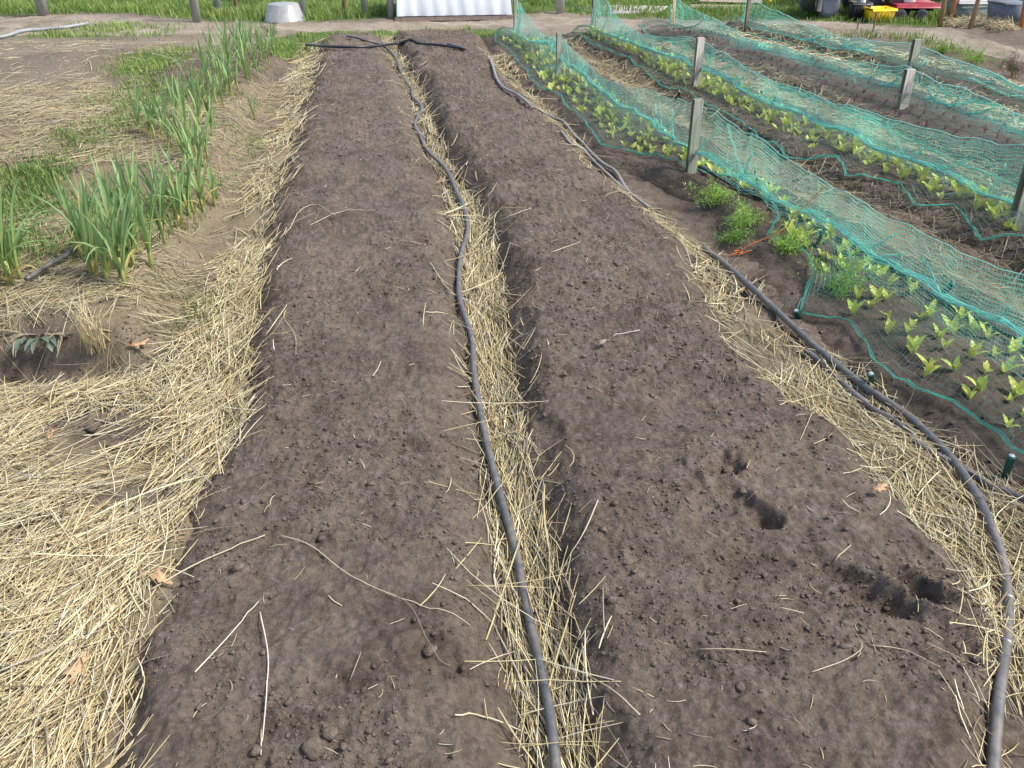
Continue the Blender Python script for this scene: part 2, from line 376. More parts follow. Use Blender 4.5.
class MB:
    """collects shapes for ONE mesh"""
    def __init__(s): s.V = []; s.F = {}; s.n = 0
    def add(s, V, F):
        V = np.asarray(V, float); s.V.append(V)
        for f in F: s.F.setdefault(len(f), []).append([i + s.n for i in f])
        s.n += len(V)
    def box(s, c, d, rx=0, ry=0, rz=0, bev=.0):
        dx, dy, dz = [v / 2 for v in d]
        b = min(bev, dx * .9, dy * .9, dz * .9) if bev else 0
        if b:
            V = []
            for sx in (-1, 1):
                for sy in (-1, 1):
                    for sz in (-1, 1):
                        V += [(sx * (dx - b), sy * (dy - b), sz * dz), (sx * (dx - b), sy * dy, sz * (dz - b)), (sx * dx, sy * (dy - b), sz * (dz - b))]
            idx = lambda sx, sy, sz, k: ((sx > 0) * 4 + (sy > 0) * 2 + (sz > 0)) * 3 + k
            F = []
            for sz in (-1, 1):
                q = [idx(-1, -1, sz, 0), idx(1, -1, sz, 0), idx(1, 1, sz, 0), idx(-1, 1, sz, 0)]; F.append(q if sz > 0 else q[::-1])
            for sy in (-1, 1):
                q = [idx(-1, sy, -1, 1), idx(1, sy, -1, 1), idx(1, sy, 1, 1), idx(-1, sy, 1, 1)]; F.append(q if sy < 0 else q[::-1])
            for sx in (-1, 1):
                q = [idx(sx, -1, -1, 2), idx(sx, 1, -1, 2), idx(sx, 1, 1, 2), idx(sx, -1, 1, 2)]; F.append(q if sx > 0 else q[::-1])
            for sx in (-1, 1):
                for sy in (-1, 1):
                    F.append([idx(sx, sy, -1, 1), idx(sx, sy, -1, 2), idx(sx, sy, 1, 2), idx(sx, sy, 1, 1)])
            for sx in (-1, 1):
                for sz in (-1, 1):
                    F.append([idx(sx, -1, sz, 0), idx(sx, -1, sz, 2), idx(sx, 1, sz, 2), idx(sx, 1, sz, 0)])
            for sy in (-1, 1):
                for sz in (-1, 1):
                    F.append([idx(-1, sy, sz, 0), idx(-1, sy, sz, 1), idx(1, sy, sz, 1), idx(1, sy, sz, 0)])
            for sx in (-1, 1):
                for sy in (-1, 1):
                    for sz in (-1, 1): F.append([idx(sx, sy, sz, 0), idx(sx, sy, sz, 1), idx(sx, sy, sz, 2)])
        else:
            V = [(x * dx, y * dy, z * dz) for x in (-1, 1) for y in (-1, 1) for z in (-1, 1)]
            F = [(0, 1, 3, 2), (4, 6, 7, 5), (0, 4, 5, 1), (2, 3, 7, 6), (0, 2, 6, 4), (1, 5, 7, 3)]
        V = np.array(V)
        for ax, a in ((0, rx), (1, ry), (2, rz)):
            if a:
                ca, sa = math.cos(a), math.sin(a); i, j = [(1, 2), (2, 0), (0, 1)][ax]
                W = V.copy(); W[:, i] = ca * V[:, i] - sa * V[:, j]; W[:, j] = sa * V[:, i] + ca * V[:, j]; V = W
        s.add(V + np.array(c), F); return s
    def lathe(s, prof, n=20, axis='z', c=(0, 0, 0), close=True):
        """prof: (r, z) list"""
        V = []; k = len(prof)
        for r, z in prof:
            for i in range(n):
                a = 2 * math.pi * i / n
                p = (r * math.cos(a), r * math.sin(a), z)
                if axis == 'x': p = (z, p[0], p[1])
                if axis == 'y': p = (p[0], z, p[1])
                V.append(p)
        F = [(j * n + i, j * n + (i + 1) % n, (j + 1) * n + (i + 1) % n, (j + 1) * n + i) for j in range(k - 1) for i in range(n)]
        if close: F += [tuple(range(n))[::-1], tuple(range((k - 1) * n, k * n))]
        s.add(np.array(V) + np.array(c), F); return s
    def frustum(s, bot, top, z0, z1, c=(0, 0, 0)):
        (a, b), (d, e) = bot, top
        V = [(-a, -b, z0), (a, -b, z0), (a, b, z0), (-a, b, z0), (-d, -e, z1), (d, -e, z1), (d, e, z1), (-d, e, z1)]
        F = [(0, 3, 2, 1), (0, 1, 5, 4), (1, 2, 6, 5), (2, 3, 7, 6), (3, 0, 4, 7), (4, 5, 6, 7)]
        s.add(np.array(V) + np.array(c), F); return s
    def tube(s, pts, r, n=8, cap=True):
        V, F = tube_arr(np.array(pts, float), r, n)
        s.add(V, [tuple(f) for f in F])
        return s
    def build(s, name, mat, parent=None, smooth=False, tint=None):
        o = mesh_np(name, np.concatenate(s.V), [np.array(f) for f in s.F.values()], mat, tint, parent, smooth)
        return o

def tube_arr(pts, r, n=8):
    k = len(pts)
    t = np.gradient(pts, axis=0); t /= np.linalg.norm(t, axis=1)[:, None] + 1e-9
    ref = np.where(np.abs(t[:, 2:3]) > .95, np.array([[1., 0, 0]]), np.array([[0, 0, 1.]]))
    a = np.cross(t, ref); a /= np.linalg.norm(a, axis=1)[:, None] + 1e-9
    b = np.cross(a, t)
    th = np.linspace(0, 2 * math.pi, n, endpoint=False)
    rr = np.broadcast_to(np.asarray(r, float), (k,))[:, None, None]
    V = pts[:, None, :] + rr * (np.cos(th)[None, :, None] * a[:, None, :] + np.sin(th)[None, :, None] * b[:, None, :])
    i = np.arange(k - 1)[:, None] * n; j = np.arange(n)[None, :]
    F = np.stack([i + j, i + (j + 1) % n, i + n + (j + 1) % n, i + n + j], -1).reshape(-1, 4)
    V = np.concatenate([V.reshape(-1, 3), pts[:1], pts[-1:]])
    c0, c1 = k * n, k * n + 1
    jj = np.arange(n)
    cap0 = np.stack([np.full(n, c0), (jj + 1) % n, jj, jj], -1)
    F = [tuple(f) for f in F] + [(c0, (q + 1) % n, q) for q in range(n)] + [(c1, (k - 1) * n + q, (k - 1) * n + (q + 1) % n) for q in range(n)]
    return V, F

def catmull(pts, step=.03):
    p = np.array(pts, float)
    p = np.vstack([2 * p[0] - p[1], p, 2 * p[-1] - p[-2]])
    out = []
    for i in range(1, len(p) - 2):
        n = max(2, int(np.linalg.norm(p[i + 1] - p[i]) / step))
        t = np.linspace(0, 1, n, endpoint=False)[:, None]
        a, b, c, d = p[i - 1], p[i], p[i + 1], p[i + 2]
        out.append(.5 * (2 * b + (c - a) * t + (2 * a - 5 * b + 4 * c - d) * t ** 2 + (3 * b - 3 * c + d - a) * t ** 3))
    out.append(p[-2][None]); return np.vstack(out)

def resample(poly_, n):
    p = np.array(poly_, float); d = np.r_[0, np.cumsum(np.linalg.norm(np.diff(p, axis=0), axis=1))]
    s = np.linspace(0, d[-1], n)
    return np.stack([np.interp(s, d, p[:, k]) for k in range(3)], 1)

def copy_tree(o, parent=None):
    c = o.copy(); COL.objects.link(c)
    if parent: c.parent = parent
    for ch in list(o.children): copy_tree(ch, c)
    return c

_ONES = 'zeroth first second third fourth fifth sixth seventh eighth ninth tenth eleventh twelfth thirteenth fourteenth fifteenth sixteenth seventeenth eighteenth nineteenth'.split()
_TENS = ['', '', 'twent', 'thirt', 'fort', 'fift', 'sixt', 'sevent', 'eight', 'ninet']
def ordinal(n):
    if n < 20: return _ONES[n]
    t, u = divmod(n, 10)
    return _TENS[t] + 'ieth' if u == 0 else _TENS[t] + 'y-' + _ONES[u]

# ------------------------------------------------------------------ ground sheet, track, beds
def grow(a, b, start, ratio):
    out = [a]; st = start
    while out[-1] < b:
        out.append(out[-1] + st); st *= ratio
    return np.array(out)

STRAW_POLYS = {
    'left': [(320, 46), (300, 46), (285, 100), (250, 190), (225, 270), (195, 330), (160, 385), (0, 392), (-120, 420), (-160, 768), (-100, 880), (60, 880), (104, 768), (132, 690), (152, 600), (182, 525), (215, 482), (237, 430), (243, 370), (253, 300), (267, 230), (290, 160), (305, 105)],
    'sparse': [(-60, 105), (100, 95), (190, 120), (285, 80), (255, 190), (230, 270), (195, 330), (160, 392), (-100, 392), (-150, 200)],
    'furrow': E1R[:-1] + [(548, 830), (605, 830)] + E2L[:-1][::-1],
    'right': [(500, 55), (525, 85), (562, 125), (592, 160), (640, 205), (700, 250), (745, 290), (800, 342), (870, 395), (930, 445), (1000, 490), (1060, 530), (1060, 700), (1003, 705), (985, 655), (975, 585), (940, 560), (892, 500), (858, 452), (812, 432), (770, 395), (722, 320), (690, 258), (640, 212), (598, 178), (550, 128), (510, 90), (490, 62)],
    'strip1': [(545, 44), (560, 52), (600, 84), (660, 124), (700, 152), (760, 192), (840, 236), (930, 288), (1024, 340), (1150, 410), (1180, 380), (1024, 290), (900, 224), (800, 165), (720, 118), (690, 99), (640, 76), (600, 55), (575, 38)],
    'strip2': [(640, 44), (706, 71), (770, 102), (846, 133), (936, 168), (1019, 206), (1150, 265), (1150, 232), (1024, 180), (930, 145), (860, 112), (800, 88), (740, 62), (690, 42)],
    'strip3': [(690, 28), (752, 46), (820, 65), (898, 90), (953, 109), (1024, 134), (1150, 180), (1150, 158), (1024, 117), (930, 84), (860, 60), (800, 45), (735, 28)],
    'strip4': [(750, 25), (832, 46), (908, 64), (968, 80), (1024, 97), (1150, 135), (1150, 122), (1024, 86), (930, 59), (870, 46), (800, 28)],
}
SP = {k: poly(v) for k, v in STRAW_POLYS.items()}
GRASS_PX = {
    'field': [(-420, 14), (0, 14), (60, 15), (130, 13), (185, 19), (256, 22), (330, 21), (396, 19), (396, -22), (-420, -22)],
    'verge': [(285, 36), (330, 31), (500, 29), (505, 38), (470, 42), (400, 38), (345, 36), (318, 41), (300, 52), (275, 66), (262, 50)],
    'patch': [(25, 43), (45, 33), (90, 24), (150, 26), (180, 29), (170, 37), (90, 38), (45, 44)],
    'tuft': [(118, 88), (140, 66), (190, 57), (192, 76), (160, 88), (130, 94)],
    'far': [(512, 14), (556, 12), (640, 17), (720, 19), (800, 20), (880, 24), (940, 27), (1000, 18), (1100, 20), (1100, -22), (520, -22)],
    'weeds': [(-20, 235), (30, 165), (70, 170), (75, 200), (40, 262), (0, 300)],
}
GP = {k: poly(v) for k, v in GRASS_PX.items()}

BARE = [(P(105, 436), .24, .13), (P(118, 510), .15, .15), (P(40, 415), .18, .05), (P(150, 350), .12, .10), (P(30, 560), .10, .08), (pit, .36, .17)]
xs = np.concatenate([-grow(3.2, 160, .06, 1.09)[::-1], np.arange(-3.2, 5.0, .02), grow(5.0, 160, .05, 1.08)])
xs = np.unique(np.round(xs, 4))
ys = [.5]
while ys[-1] < 16: ys.append(ys[-1] + max(.010, ys[-1] * .0065))
ys = np.concatenate([-grow(.0, 60, .3, 1.3)[::-1], [.2, .35], np.array(ys), grow(ys[-1] + .15, 300, .2, 1.12)])
X, Y = np.meshgrid(xs, ys)
Z = H0(X, Y)
far = sm((np.hypot(X, Y) - 25) / 20); Z = Z * (1 - far)
JX = X + .10 * fbm(X, Y, 2.0, 90, 4); JY = Y + .16 * fbm(X, Y, 2.0, 95, 4)
aS = np.zeros(X.shape); aG = np.zeros(X.shape)
for k in SP:
    aS = np.maximum(aS, inside(SP[k], JX, JY) * dict(sparse=.55, right=.35, strip1=.6).get(k, .8))
for p_, a_, b_ in BARE: aS = aS * (1 - .95 * np.exp(-((((JX - p_[0]) / a_) ** 2 + ((JY - p_[1]) / b_) ** 2) ** 2)))
for k in GP:
    aG = np.maximum(aG, inside(GP[k], JX, JY) * (.9 if k != 'weeds' else .5))
aG = np.maximum(aG, sm((Y - 16) / 2) * .95)
dry_pg = poly([(-300, 20), (0, 14), (300, 14), (520, 12), (900, 16), (1100, 40), (1100, 60), (900, 45), (700, 34), (330, 40), (170, 60), (90, 66), (-20, 70), (-300, 90)])
aD = inside(dry_pg, JX, JY) * 1.0
m2 = poly([(-100, 60), (0, 62), (60, 78), (90, 72), (130, 60), (180, 52), (185, 62), (120, 90), (60, 105), (-100, 115)])
aD = np.where(inside(m2, JX, JY), .45, aD)
m3 = poly([(925, 25), (1000, 24), (1100, 26), (1100, 62), (1024, 47), (970, 36)])
aD = np.where(inside(m3, JX, JY), .2, aD)
aD = np.clip(aD * (.85 + .6 * fbm(X, Y, 1.3, 97, 4)), 0, 1)
def blur(A):
    B = A.copy(); B[1:-1, 1:-1] = (A[1:-1, 1:-1] * 2 + A[:-2, 1:-1] + A[2:, 1:-1] + A[1:-1, :-2] + A[1:-1, 2:]) / 6; return B
aS, aG, aD = [blur(blur(a)) for a in (aS, aG, aD)]
ny, nx = X.shape
idx = np.arange(ny * nx).reshape(ny, nx)
def grid_faces(idx):
    return np.stack([idx[:-1, :-1], idx[:-1, 1:], idx[1:, 1:], idx[1:, :-1]], -1).reshape(-1, 4)
g = mesh_np('ground', np.stack([X, Y, Z], -1).reshape(-1, 3), grid_faces(idx), M['ground'], attrs=dict(straw=aS, grass=aG, dry=aD))
setp(g, 'brown garden earth between and around the beds', kind='structure')

up = line_x([(-500, 17), (-200, 16), (0, 15), (100, 14.5), (190, 22), (260, 24), (400, 21.5), (520, 20), (545, 15), (640, 18), (720, 20), (800, 21), (855, 22), (880, 24), (926, 28), (970, 38), (1024, 49), (1100, 60)])
lo = line_x([(-500, 50), (-200, 46), (0, 40), (150, 36), (260, 33), (330, 32), (400, 31), (500, 28.5), (560, 32), (620, 32), (680, 30), (750, 29), (803, 29), (831, 31), (873, 34), (911, 41), (947, 48), (987, 56), (1024, 65), (1100, 82)])
px_ = np.arange(-11, 11, .03)
v = np.linspace(0, 1, 60)
XX, VV = np.meshgrid(px_, v)
ylo = lo(XX) - .10 * fbm(XX, XX * 0, 1.5, 31, 5); yup = up(XX) + .14 * fbm(XX, XX * 0 + 5, 1.5, 35, 5)
YY = ylo + (yup - ylo) * VV
ZZ = H0(XX, YY) + .006 - .05 * (1 - sm(np.minimum(VV, 1 - VV) / .06))
o = mesh_np('path', np.stack([XX, YY, ZZ], -1).reshape(-1, 3), grid_faces(np.arange(XX.size).reshape(XX.shape)), M['path'])
setp(o, 'pale trodden dirt track crossing beyond the ends of the beds', kind='structure')

BED_LABELS = ['bare raised soil bed between the straw at the garlic and the straw furrow', 'bare raised soil bed with footprints between the straw furrow and the curved hose',
              'soil bed of lettuce seedlings under the net with orange twine', 'soil bed of bright lettuce seedlings under the second net from the bare beds',
              'soil bed of tiny red seedlings under a net', 'narrow soil bed under the net closest to the dirt track']
for b, lab, nc in zip(BEDS, BED_LABELS, (230, 260, 110, 80, 60, 50)):
    r = [b['y0']]
    while r[-1] < b['y1'] + .1: r.append(r[-1] + max(.005, r[-1] * (.0042 if nc > 200 else .007)))
    r = np.array(r)
    l, rr = b['l'](r) - .06, b['r'](r) + .06
    u = np.linspace(0, 1, nc)
    XX = l[:, None] + (rr - l)[:, None] * u[None]; YY = np.repeat(r[:, None], nc, 1)
    ZZ = bed_h(b, XX, YY)
    o = mesh_np('soil_bed', np.stack([XX, YY, ZZ], -1).reshape(-1, 3), grid_faces(np.arange(XX.size).reshape(XX.shape)), M['soil'] if nc > 200 else M['soil_dark'])
    setp(o, lab, 'garden bed', 'garden beds')

def sample_poly(pg, dens, jit=.03):
    """dens(x, y) strands a square metre"""
    lo_, hi_ = pg.min(0), pg.max(0)
    out = []
    ymin, ymax = max(lo_[1], .6), min(hi_[1], 13)
    for y0 in np.arange(ymin, ymax, .25):
        y1 = min(y0 + .25, ymax)
        d = dens(y0)
        n = int((hi_[0] - lo_[0]) * (y1 - y0) * d)
        x = rng.uniform(lo_[0], hi_[0], n); y = rng.uniform(y0, y1, n)
        k = inside(pg, x + rng.normal(0, jit, n), y + rng.normal(0, jit, n)) & (np.abs(x) < .66 * y + .9)
        out.append(np.stack([x[k], y[k]], 1))
    return np.concatenate(out)

# ------------------------------------------------------------------ soil crumbs and clods
_ico = np.array([(0, 0, 1), (.89, 0, .45), (.28, .85, .45), (-.72, .53, .45), (-.72, -.53, .45), (.28, -.85, .45), (.72, .53, -.45), (-.28, .85, -.45), (-.89, 0, -.45), (-.28, -.85, -.45), (.72, -.53, -.45), (0, 0, -1)])
_icf = np.array([(0, 1, 2), (0, 2, 3), (0, 3, 4), (0, 4, 5), (0, 5, 1), (1, 6, 2), (2, 7, 3), (3, 8, 4), (4, 9, 5), (5, 10, 1), (6, 7, 2), (7, 8, 3), (8, 9, 4), (9, 10, 5), (10, 6, 1), (11, 7, 6), (11, 8, 7), (11, 9, 8), (11, 10, 9), (11, 6, 10)])
def crumbs(x, y, size):
    n = len(x)
    V = _ico[None] * (1 + .35 * rng.standard_normal((n, 12, 1)).clip(-1.5, 1.5)) * size[:, None, None] * rng.uniform(.7, 1.25, (n, 1, 3))
    V[:, :, 2] *= .75
    V[:, :, 0] += x[:, None]; V[:, :, 1] += y[:, None]; V[:, :, 2] += (H(x, y) + size * .25)[:, None]
    F = _icf[None] + (np.arange(n) * 12)[:, None, None]
    return V.reshape(-1, 3), F.reshape(-1, 3)
def bed_pts(b, n, ymax=6.5):
    y = b['y0'] + .2 + (ymax - b['y0']) * rng.random(n) ** 1.8
    x = b['l'](y) + (b['r'](y) - b['l'](y)) * rng.random(n)
    return x, y
cx, cy = [], []
for b, n in ((BEDS[0], 32000), (BEDS[1], 36000), (BEDS[2], 3500), (BEDS[3], 2000)):
    a, c_ = bed_pts(b, n, 7.5)
    keep = fbm(a, c_, 2.5, 55, 3) + rng.normal(0, .3, n) > -.05
    cx.append(a[keep]); cy.append(c_[keep])
for dx, dy, rx, ry, a, dep in DENTS:   # loose crumbs lie around the footprints
    n = int(60 * dep / .05); q = rng.random(n) * 6.28; k = rng.uniform(.3, 1.7, n)
    cx.append(dx + np.cos(q) * k * rx); cy.append(dy + np.sin(q) * k * ry)
q_ = sample_poly(poly([(0, 110), (285, 60), (255, 190), (235, 300), (120, 400), (-100, 400)]), lambda y: 700); cx.append(q_[:, 0]); cy.append(q_[:, 1])
q_ = sample_poly(poly([(600, 130), (690, 165), (790, 230), (830, 330), (1010, 470), (1000, 500), (850, 390), (720, 265), (600, 160)]), lambda y: 900); cx.append(q_[:, 0]); cy.append(q_[:, 1])
for p_, a_, b_ in BARE:
    cx.append(p_[0] + rng.normal(0, a_ * .5, 260)); cy.append(p_[1] + rng.normal(0, b_ * .5, 260))
cx = np.concatenate(cx); cy = np.concatenate(cy)
size = np.clip(rng.lognormal(math.log(.0020), .6, len(cx)), .0009, .010)
V, F = crumbs(cx, cy, size)
o = mesh_np('soil_crumbs', V, F, M['clod']); setp(o, 'small loose crumbs of soil strewn over the beds', kind='stuff')

CLODS = [((182, 506), .017, 'round dark clod at the straw edge'), ((238, 569), .015, 'pair-sized lump of soil among thin stalks beside the straw'), ((728, 472), .016, 'pale clod sitting in the footprint hollow'),
         ((742, 492), .012, 'small clod in the lower end of the footprint hollow'), ((842, 590), .012, 'small clod on the lip of the long footprint'), ((313, 752), .022, 'large clod at the edge of the bed in the lowest crumbly hollow'),
         ((330, 735), .017, 'rough clod beside the largest clod'), ((475, 293), .022, 'dark clod lying on the furrow straw beside the hose'), ((446, 219), .018, 'dark clod in a gap of the furrow straw'), ((92, 430), .020, 'lump of soil in the bare gap of the garlic-side straw'), ((112, 448), .015, 'smaller lump in the bare gap of the garlic-side straw'), ((256, 752), .011, 'pebble-like clod at the foot of the white stalk'),
         ((208, 485), .013, 'small clod just above the round dark clod'), ((740, 688), .011, 'flattish clod in the crumbly soil'), ((430, 652), .016, 'dark clod in the hollow near thin roots')]
for (px, py), r, lab in CLODS:
    p = at(px, py)
    n = 10; V = []
    import itertools
    prof = [(.02, -1), (.55, -.82), (.88, -.4), (1, 0), (.86, .42), (.5, .8), (.02, 1)]
    mb = MB().lathe(prof, 12)
    V = np.concatenate(mb.V)
    k = 1 + .22 * fbm(V[:, 0] * 1.3 + px, V[:, 1] * 1.3 + V[:, 2] * 1.7, 1.4, 5, 3)
    mb.V = [V * k[:, None] * r * np.array([1.15, .95, .8])]
    o = mb.build('soil_clod', M['clod'], smooth=True); o.location = (p[0], p[1], p[2] + r * .45); o.rotation_euler = (0, 0, random.random() * 6)
    setp(o, lab, 'clod', 'clods of soil on the bare beds')

# ------------------------------------------------------------------ straw
def strands(x, y, ang, L, W, lift, tilt, curve, tint, base=None):
    """prisms of four rings that lie on the ground"""
    n = len(x); K = 5
    t = np.linspace(-.5, .5, K)[None]
    a = ang[:, None] + curve[:, None] * t
    dx = np.cumsum(np.cos(a), 1) / K; dy = np.cumsum(np.sin(a), 1) / K
    dx -= dx.mean(1, keepdims=True); dy -= dy.mean(1, keepdims=True)
    px = x[:, None] + L[:, None] * dx; py = y[:, None] + L[:, None] * dy
    hh = H(px, py)
    lin = hh[:, :1] + (hh[:, -1:] - hh[:, :1]) * (t + .5)
    lin = lin + np.clip((hh - lin).max(1, keepdims=True), 0, .05) * .75
    hz = lin + lift[:, None] + tilt[:, None] * t * L[:, None]
    hz = np.maximum(hz, hh + .0012)
    P3 = np.stack([px, py, hz], -1)
    d = np.stack([np.cos(a), np.sin(a), np.zeros_like(a)], -1)
    sd = np.stack([-np.sin(a), np.cos(a), np.zeros_like(a)], -1)
    w = W[:, None, None] * np.array([.75, 1, 1, .9, .5])[None, :, None]
    upv = np.array([0, 0, 1.])
    ring = np.stack([P3 - sd * w, P3 + sd * w, P3 + upv * w * .8], 2)
    V = ring.reshape(-1, 3)
    i = (np.arange(n) * K * 3)[:, None, None] + (np.arange(K - 1) * 3)[None, :, None]
    j = np.arange(3)[None, None]; j2 = (j + 1) % 3
    F = np.stack([i + j, i + j2, i + 3 + j2, i + 3 + j], -1).reshape(-1, 4)
    T = np.repeat(tint, K * 3, 0)
    return V, F, T

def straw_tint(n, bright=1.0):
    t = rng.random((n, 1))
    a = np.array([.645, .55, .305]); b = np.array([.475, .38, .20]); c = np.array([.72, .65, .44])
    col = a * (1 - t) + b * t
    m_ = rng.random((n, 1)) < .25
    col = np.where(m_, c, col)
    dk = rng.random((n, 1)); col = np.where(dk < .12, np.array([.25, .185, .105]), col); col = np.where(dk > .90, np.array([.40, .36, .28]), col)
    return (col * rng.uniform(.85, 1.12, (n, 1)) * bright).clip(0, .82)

def tangent(fn, y):
    return np.arctan2(np.full_like(y, .1), fn(y + .05) - fn(y - .05))

def straw_obj(key, dens, ang_fn, Lr, lift, label, wmul=1.0, mask=None, jit=.03, bright=1.0, tilt=.075, Wb=.00135, avoid=None):
    p = sample_poly(SP[key], dens, jit)
    if mask is not None: p = p[mask(p[:, 0], p[:, 1])]
    x, y = p[:, 0], p[:, 1]; n = len(x)
    a = ang_fn(x, y)
    L = rng.uniform(Lr[0], Lr[1], n) * rng.choice([.5, 1, 1, 1.3], n)
    W = np.clip(rng.lognormal(0, .38, n), .4, 2.2) * Wb * wmul * (1 + .10 * np.clip(y - 2, 0, 8))
    lf = np.abs(rng.normal(0, 1, n)) * lift
    tl = rng.normal(0, tilt, n)
    V, F, T = strands(x, y, a, L, W, lf, tl, rng.normal(0, .33, n), straw_tint(n, bright))
    o = mesh_np('straw_mulch', V, F, M['straw'], T, smooth=False)
    setp(o, label, kind='stuff')
    return n

def ang_left(x, y):
    d = xl1(y) - x
    base = tangent(xl1, y)
    swirl = 1.1 + 1.0 * fbm(x, y, 1.5, 61, 2) + .9
    w = np.clip(d / .45, 0, 1)
    n = rng.normal(0, .35 + .55 * w, len(x))
    near = y < P(0, 420)[1]
    a = base * (1 - w) + np.where(near, (.35 + .9 * fbm(x, y, 1.6, 62, 2)), base) * w
    return a + n
def bare(x, y):
    k = np.ones(len(x), bool)
    for p, a, b in BARE:
        q = np.hypot((x - p[0]) / a, (y - p[1]) / b) + .35 * fbm(x, y, 6, 99, 2)
        k &= ~((q < 1) & (rng.random(len(x)) < .93))
    return k & (fbm(x, y, 3.5, 98, 3) + rng.normal(0, .35, len(x)) > -.62)
nst = 0
nst += straw_obj('left', lambda y: 7200 if y < 2.6 else (5200 if y < 4 else max(700, 9000 / y ** 0.9 * .6)), ang_left, (.08, .42), .014, 'thick pale straw mulch lying along the garlic side of the bare bed', mask=bare)
garl = lambda x, y: (fbm(x, y, 1.6, 64, 3) + rng.normal(0, .3, len(x)) > .0) & bare(x, y)
nst += straw_obj('sparse', lambda y: 2600 if y < 4 else 1500, lambda x, y: rng.uniform(0, 3.14, len(x)), (.06, .28), .010, 'thin patchy straw on the earth round the garlic plants', mask=garl, bright=.80, jit=.16, wmul=.85, tilt=.05)
nst += straw_obj('furrow', lambda y: 6800 if y < 3 else (4600 if y < 5 else 2100), lambda x, y: tangent(xr1, y) + rng.normal(0, .17, len(x)) + (rng.random(len(x)) < .10) * rng.normal(0, .7, len(x)), (.10, .38), .008, 'narrow ribbon of straw filling the furrow between the bare beds', jit=.014)
patch = lambda x, y: fbm(x, y, 2.0, 66, 3) + rng.normal(0, .3, len(x)) + np.where(y < 2.9, .6, 0) > -.5
nst += straw_obj('right', lambda y: 6200 if y < 2.9 else (3600 if y < 5 else 1500), lambda x, y: tangent(xr2, y) + rng.normal(0, .5, len(x)), (.08, .26), .013, 'straw mulch beside the curved hose along the footprint bed', mask=patch)
rnd = lambda f: (lambda x, y: tangent(f, y) + rng.normal(0, .7, len(x)))
nst += straw_obj('strip1', lambda y: 850, rnd(b1), (.06, .22), .012, 'straw path under the ridge of the net with orange twine', mask=lambda x, y: fbm(x, y, 1.5, 67, 3) + rng.normal(0, .3, len(x)) > -.1, bright=.78)
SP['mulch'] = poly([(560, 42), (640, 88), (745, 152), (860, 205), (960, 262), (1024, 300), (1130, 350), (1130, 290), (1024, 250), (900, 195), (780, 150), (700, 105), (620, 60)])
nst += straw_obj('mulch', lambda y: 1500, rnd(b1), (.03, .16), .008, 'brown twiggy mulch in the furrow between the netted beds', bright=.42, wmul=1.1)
nst += straw_obj('strip2', lambda y: 1000, rnd(b2), (.08, .22), .012, 'straw path behind the second net', wmul=1.2, mask=lambda x, y: fbm(x, y, 1.5, 68, 3) + rng.normal(0, .3, len(x)) > -.35)
nst += straw_obj('strip3', lambda y: 1000, rnd(b3), (.08, .22), .012, 'pale straw path between the two nets beyond the red seedlings', wmul=1.7, bright=1.08)
nst += straw_obj('strip4', lambda y: 800, rnd(b4), (.08, .22), .012, 'pale straw path beside the dirt track', wmul=1.9, bright=1.08)
print('straw strands', nst)

# scattered thin litter on the beds (uncountable) ...
x, y = [], []
for b, n in ((BEDS[0], 330), (BEDS[1], 420)):
    a, c_ = bed_pts(b, n, 10); x.append(a); y.append(c_)
x = np.concatenate(x); y = np.concatenate(y); n = len(x)
V, F, T = strands(x, y, rng.uniform(0, 3.14, n), rng.uniform(.01, .06, n), rng.uniform(.5, 1.1, n) * .0012 * (1 + .1 * y), np.full(n, .001), np.zeros(n), rng.normal(0, .6, n), straw_tint(n, .9))
p_ = sample_poly(poly([(-80, 50), (180, 48), (200, 75), (120, 108), (-80, 115)]), lambda y: 90)
n_ = len(p_)
Vu, Fu, Tu = strands(p_[:, 0], p_[:, 1], rng.uniform(0, 3.14, n_), rng.uniform(.04, .25, n_), rng.uniform(.6, 1.1, n_) * .003, np.full(n_, .003), np.zeros(n_), rng.normal(0, .3, n_), straw_tint(n_, .9))
V, F, T = np.concatenate([V, Vu]), np.concatenate([F, Fu + len(V)]), np.concatenate([T, Tu])
# edge wisps spilling from the straw on to the flanks
def wisps(fn, side, n, spread):
    y = .9 + 9 * rng.random(n) ** 1.4
    x = fn(y) + side * np.abs(rng.normal(0, spread, n))
    return x, y
wx, wy = [], []
for fn, sd_, n in ((xl1, 1, 420), (xr1, -1, 110), (xl2, 1, 90), (xr2, -1, 420)):
    a, c_ = wisps(fn, sd_, n, .07); wx.append(a); wy.append(c_)
wx = np.concatenate(wx); wy = np.concatenate(wy); n = len(wx)
V2, F2, T2 = strands(wx, wy, rng.normal(1.2, .8, n), rng.uniform(.05, .22, n), rng.uniform(.6, 1.1, n) * .0016 * (1 + .1 * wy), np.abs(rng.normal(0, .01, n)), rng.normal(0, .15, n), rng.normal(0, .5, n), straw_tint(n))
o = mesh_np('straw_litter', np.concatenate([V, V2]), np.concatenate([F, F2 + len(V)]), M['straw'], np.concatenate([T, T2]), smooth=False)
setp(o, 'tiny bits of straw littered over the bare beds and earth', kind='stuff')

